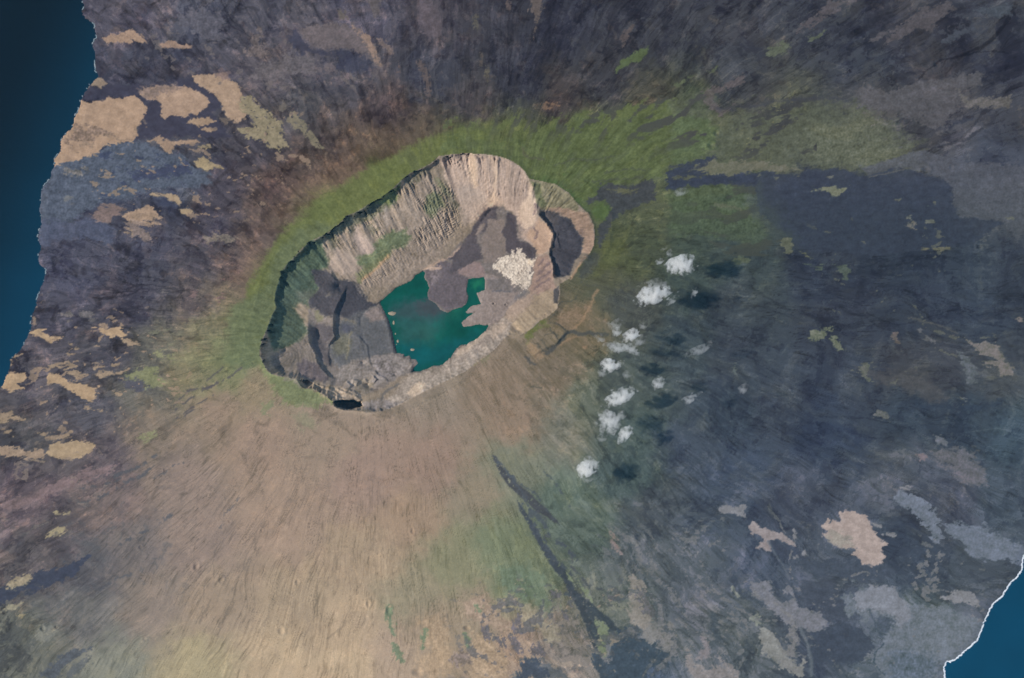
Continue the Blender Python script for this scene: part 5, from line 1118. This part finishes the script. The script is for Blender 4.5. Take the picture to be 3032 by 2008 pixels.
# ------------------------------------------------------------------ clouds
def cloud_mat(name, dens):
    m = bpy.data.materials.new(name); m.use_nodes = True
    t = m.node_tree; t.nodes.remove(t.nodes['Principled BSDF'])
    out = [n for n in t.nodes if n.type == 'OUTPUT_MATERIAL'][0]
    pv = t.nodes.new('ShaderNodeVolumePrincipled')
    pv.inputs['Color'].default_value = (0.9995, 0.988, 0.965, 1); pv.inputs['Anisotropy'].default_value = 0.0
    ge = t.nodes.new('ShaderNodeTexCoord')
    n1 = t.nodes.new('ShaderNodeTexNoise'); n1.inputs['Scale'].default_value = 1/110; n1.inputs['Detail'].default_value = 5; n1.inputs['Roughness'].default_value = 0.72
    t.links.new(ge.outputs['Object'], n1.inputs['Vector'])
    vm = t.nodes.new('ShaderNodeVectorMath'); vm.operation = 'MULTIPLY_ADD'; vm.inputs[1].default_value = (2, 2, 2); vm.inputs[2].default_value = (-1, -1, -1)
    t.links.new(ge.outputs['Generated'], vm.inputs[0])
    ln = t.nodes.new('ShaderNodeVectorMath'); ln.operation = 'LENGTH'; t.links.new(vm.outputs[0], ln.inputs[0])
    ma = t.nodes.new('ShaderNodeMath'); ma.operation = 'MULTIPLY_ADD'; ma.inputs[1].default_value = -0.24; t.links.new(ln.outputs['Value'], ma.inputs[0]); t.links.new(n1.outputs['Fac'], ma.inputs[2])
    mr = t.nodes.new('ShaderNodeMapRange'); mr.inputs['From Min'].default_value = 0.30; mr.inputs['From Max'].default_value = 0.66
    mr.inputs['To Min'].default_value = 0.0; mr.inputs['To Max'].default_value = dens
    t.links.new(ma.outputs[0], mr.inputs['Value']); t.links.new(mr.outputs['Result'], pv.inputs['Density'])
    t.links.new(pv.outputs[0], out.inputs['Volume'])
    return m
m_thick = cloud_mat('cloud_vapour', 1/20.0); m_thin = cloud_mat('thin_cloud_vapour', 1/45.0); m_wisp = cloud_mat('wisp_vapour', 1/100.0)
def Zat(u, v):
    j = int(np.clip(np.searchsorted(gu, u), 0, NX-1)); i_ = int(np.clip(np.searchsorted(gv, v), 0, NY-1))
    return Z[i_, j]
def uv_ico():
    import bmesh
    bm = bmesh.new(); bmesh.ops.create_icosphere(bm, subdivisions=3, radius=1.0)
    c_ = np.array([v.co[:] for v in bm.verts]); f = np.array([[v.index for v in p.verts] for p in bm.faces]); bm.free()
    return c_, f
ICO = uv_ico()
def n3(p, sc, seed):
    return (noise(p[:, 0]*sc+seed, p[:, 1]*sc+p[:, 2]*sc*0.7, seed)+noise(p[:, 2]*sc-seed, p[:, 0]*sc*0.8+p[:, 1]*sc*0.5, seed+2))
HC = 660.0
def cloud(tile, blobs, label, mat, seed, h=HC):
    """blobs: (x, y, half length, half width, tilt in degrees) as traced"""
    ox, oy, k = TILES[tile]
    u0, v0 = ox+blobs[0][0]/k, oy+blobs[0][1]/k
    zg = Zat(u0, min(v0+h*ST/G, 2000))
    zc0 = zg+h
    bx, by = proj_point(u0, v0, zc0)
    allc, allf, off = [], [], 0
    r_ = np.random.RandomState(seed)
    for (x, y, a, b, an) in blobs:
        u, v = ox+x/k, oy+y/k
        px_, py_ = proj_point(u, v, zc0)
        f_ = 1.6 if len(blobs) < 2 else 1.4; aa, bb_ = a/k*G*f_, b/k*G*f_; an = -math.radians(an)
        n = 3 if a > 40 else 1
        subs = [(0, 0, 1.0)]
        for q_ in range(n*3):
            th = r_.rand()*6.283; rr = 0.55+0.35*r_.rand()
            subs.append((math.cos(th)*rr, math.sin(th)*rr, 0.32+0.25*r_.rand()))
        for q_ in range(8 if a > 40 else 2):
            th = r_.rand()*6.283; rr = 1.05+0.8*r_.rand()
            subs.append((math.cos(th)*rr, math.sin(th)*rr, 0.08+0.14*r_.rand()))
        for (sx_, sy_, sr) in subs:
            lx_, ly_ = sx_*aa, sy_*bb_
            cxp = px_+math.cos(an)*lx_-math.sin(an)*ly_; cyp = py_+math.sin(an)*lx_+math.cos(an)*ly_
            rad = np.array([aa*sr, bb_*sr, min(aa, bb_)*0.8*sr]) if sr == 1.0 else np.array([1.7, 0.7, 0.7])*math.sqrt(aa*bb_)*sr
            ab = an if sr == 1.0 else math.radians(20+30*r_.rand())
            p = ICO[0]*rad
            q3 = ICO[0]*2.2+r_.rand(3)*10
            p = p*(1+0.22*n3(q3, 1.0, seed % 9)+0.12*n3(q3, 2.4, seed % 7+2))[:, None]
            pr = np.stack([math.cos(ab)*p[:, 0]-math.sin(ab)*p[:, 1], math.sin(ab)*p[:, 0]+math.cos(ab)*p[:, 1], p[:, 2]], -1)
            allc.append(pr+np.array([cxp-bx, cyp-by, 0])); allf.append(ICO[1]+off); off += len(ICO[0])
    o = mesh_from('cloud', np.concatenate(allc), np.concatenate(allf), mat)
    o.location = (bx, by, zc0)
    md = o.modifiers.new('merge', 'REMESH'); md.mode = 'VOXEL'; md.voxel_size = max(7.0, 0.045*max(b[2] for b in blobs)/k*G*2)
    dg = bpy.context.evaluated_depsgraph_get()
    me = bpy.data.meshes.new_from_object(o.evaluated_get(dg))
    o.modifiers.clear(); old = o.data; o.data = me; bpy.data.meshes.remove(old); me.name = 'cloud'
    if not me.materials: me.materials.append(mat)
    return tag(o, label, 'cloud', 'small clouds right of the caldera')
CL = [
 ('N', [(1630, 320, 105, 75, -20), (1570, 375, 60, 45, 20), (1700, 390, 75, 40, 0), (1700, 290, 60, 40, 0)], 'largest white cloud at the upper end of the cloud row', 0),
 ('N', [(1390, 295, 42, 24, -30), (1480, 340, 30, 20, 0)], 'small thin cloud just left of the uppermost large cloud', 1),
 ('N', [(1515, 200, 30, 38, 10), (1450, 135, 40, 18, -30)], 'faint wisp above the uppermost large cloud', 2),
 ('N', [(1220, 710, 65, 85, 20), (1350, 650, 70, 55, 0), (1440, 630, 70, 50, 0), (1330, 745, 50, 40, 0)], 'brightest broad white cloud, second large one from the top', 0),
 ('N', [(1350, 550, 100, 24, 0)], 'faint wisp along the top of the brightest broad cloud', 2),
 ('N', [(1805, 635, 30, 36, 20), (1780, 700, 18, 45, 15)], 'small comma shaped cloud right of the brightest broad cloud', 1),
 ('N', [(1550, 745, 70, 16, -40)], 'thin slanting streak of cloud at the lower right of the brightest broad cloud', 1),
 ('N', [(888, 1118, 34, 42, 20)], 'small round cloud left of a slanting oval cloud in the middle of the row', 1),
 ('N', [(1050, 1150, 82, 38, -30)], 'slanting oval cloud in the middle of the row', 0),
 ('N', [(1160, 1220, 62, 34, -40)], 'thin grey cloud below the slanting oval cloud', 2),
 ('N', [(905, 1305, 85, 42, -10), (860, 1260, 40, 30, 0)], 'lumpy white cloud left of an elongated one, middle of the row', 1),
 ('N', [(1040, 1300, 50, 34, 40), (1090, 1350, 36, 24, 40), (1135, 1385, 34, 26, 10)], 'elongated cloud trailing to the lower right, middle of the row', 1),
 ('N', [(880, 1030, 70, 28, -30)], 'faint wisp above the small round cloud in the middle of the row', 2),
 ('N', [(1195, 1045, 36, 26, 0)], 'small faint cloud up and right of the slanting oval cloud', 2),
 ('N', [(700, 1190, 50, 26, 30), (770, 1290, 34, 40, 0)], 'faint scattered wisp left of the lumpy cloud, middle of the row', 2),
 ('O', [(790, 120, 58, 62, -20), (900, 130, 70, 20, -28)], 'V shaped white cloud with two arms', 0),
 ('O', [(722, 215, 38, 30, 0)], 'small faint cloud under the left foot of the V shaped cloud', 2),
 ('O', [(1005, 240, 34, 32, -20)], 'faint small cloud between the V shaped cloud and the round puff', 2),
 ('O', [(1375, 340, 48, 40, 0)], 'small round puff of cloud standing alone on the right', 1),
 ('O', [(845, 535, 80, 52, -25), (960, 490, 85, 48, -20), (1015, 395, 78, 24, -15), (1060, 430, 30, 40, 0)], 'large cloud with a hooked upper rim, lower half of the row', 0),
 ('O', [(790, 760, 95, 70, 10), (800, 860, 70, 60, 0), (740, 930, 60, 24, -20)], 'broken mottled cloud with gaps in it, lower half of the row', 1),
 ('O', [(1000, 910, 72, 46, -50), (940, 1000, 50, 24, -40)], 'slanting bright cloud beside the broken mottled cloud', 0),
 ('O', [(712, 985, 40, 26, 0)], 'small faint cloud at the foot of the broken mottled cloud', 2),
 ('O', [(1735, 530, 52, 34, -20), (1840, 462, 44, 13, -30)], 'small cloud with a thin tail, far right of the row', 1),
 ('O', [(950, 710, 36, 36, 0)], 'faint cloud right of the top of the broken mottled cloud', 2),
 ('O', [(525, 1350, 62, 62, 0)], 'compact bright white cloud at the lower end of the row', 0),
 ('O', [(560, 1240, 46, 36, 40), (635, 1300, 46, 36, 70)], 'thin hook of cloud on the upper right of the lowest compact cloud', 1),
 ('O', [(540, 1460, 50, 22, 0)], 'faintest wisp below the lowest compact cloud', 2),
 ('M', [(80, 890, 62, 18, -25)], 'faint streak of cloud right of the middle of the row over dark lava', 2),
 ('M', [(395, 1165, 20, 30, 30)], 'faint lone wisp over the dark lava, furthest right of the clouds', 2),
 ('C', [(30, 1350, 34, 18, -20)], 'faint wisp over the green shoulder, topmost of all the clouds', 2),
]
for n_, (tl, bl, lab, kd) in enumerate(CL):
    cloud(tl, bl, lab, (m_thick, m_thin, m_wisp)[kd], 11+n_*5)

# ------------------------------------------------------------------ air between the orbiting camera and the island
def haze():
    x0, x1, y0, y1, z0, z1 = -70000., 70000., -75000., 60000., -420., cam_pos[2]+3000
    c_ = np.array([(x, y, z) for z in (z0, z1) for y in (y0, y1) for x in (x0, x1)])
    f = np.array([[0, 2, 3, 1], [4, 5, 7, 6], [0, 1, 5, 4], [2, 6, 7, 3], [0, 4, 6, 2], [1, 3, 7, 5]])
    m = bpy.data.materials.new('thin_air'); m.use_nodes = True
    t = m.node_tree; t.nodes.remove(t.nodes['Principled BSDF'])
    out = [n for n in t.nodes if n.type == 'OUTPUT_MATERIAL'][0]
    pv = t.nodes.new('ShaderNodeVolumePrincipled')
    pv.inputs['Color'].default_value = (0.20, 0.62, 1.0, 1)
    pv.inputs['Density'].default_value = 3.5e-7
    t.links.new(pv.outputs[0], out.inputs['Volume'])
    o = mesh_from('haze', c_, f, m, smooth=False)
    tag(o, 'thin bluish air over the whole island', 'haze', kind='stuff')
haze()
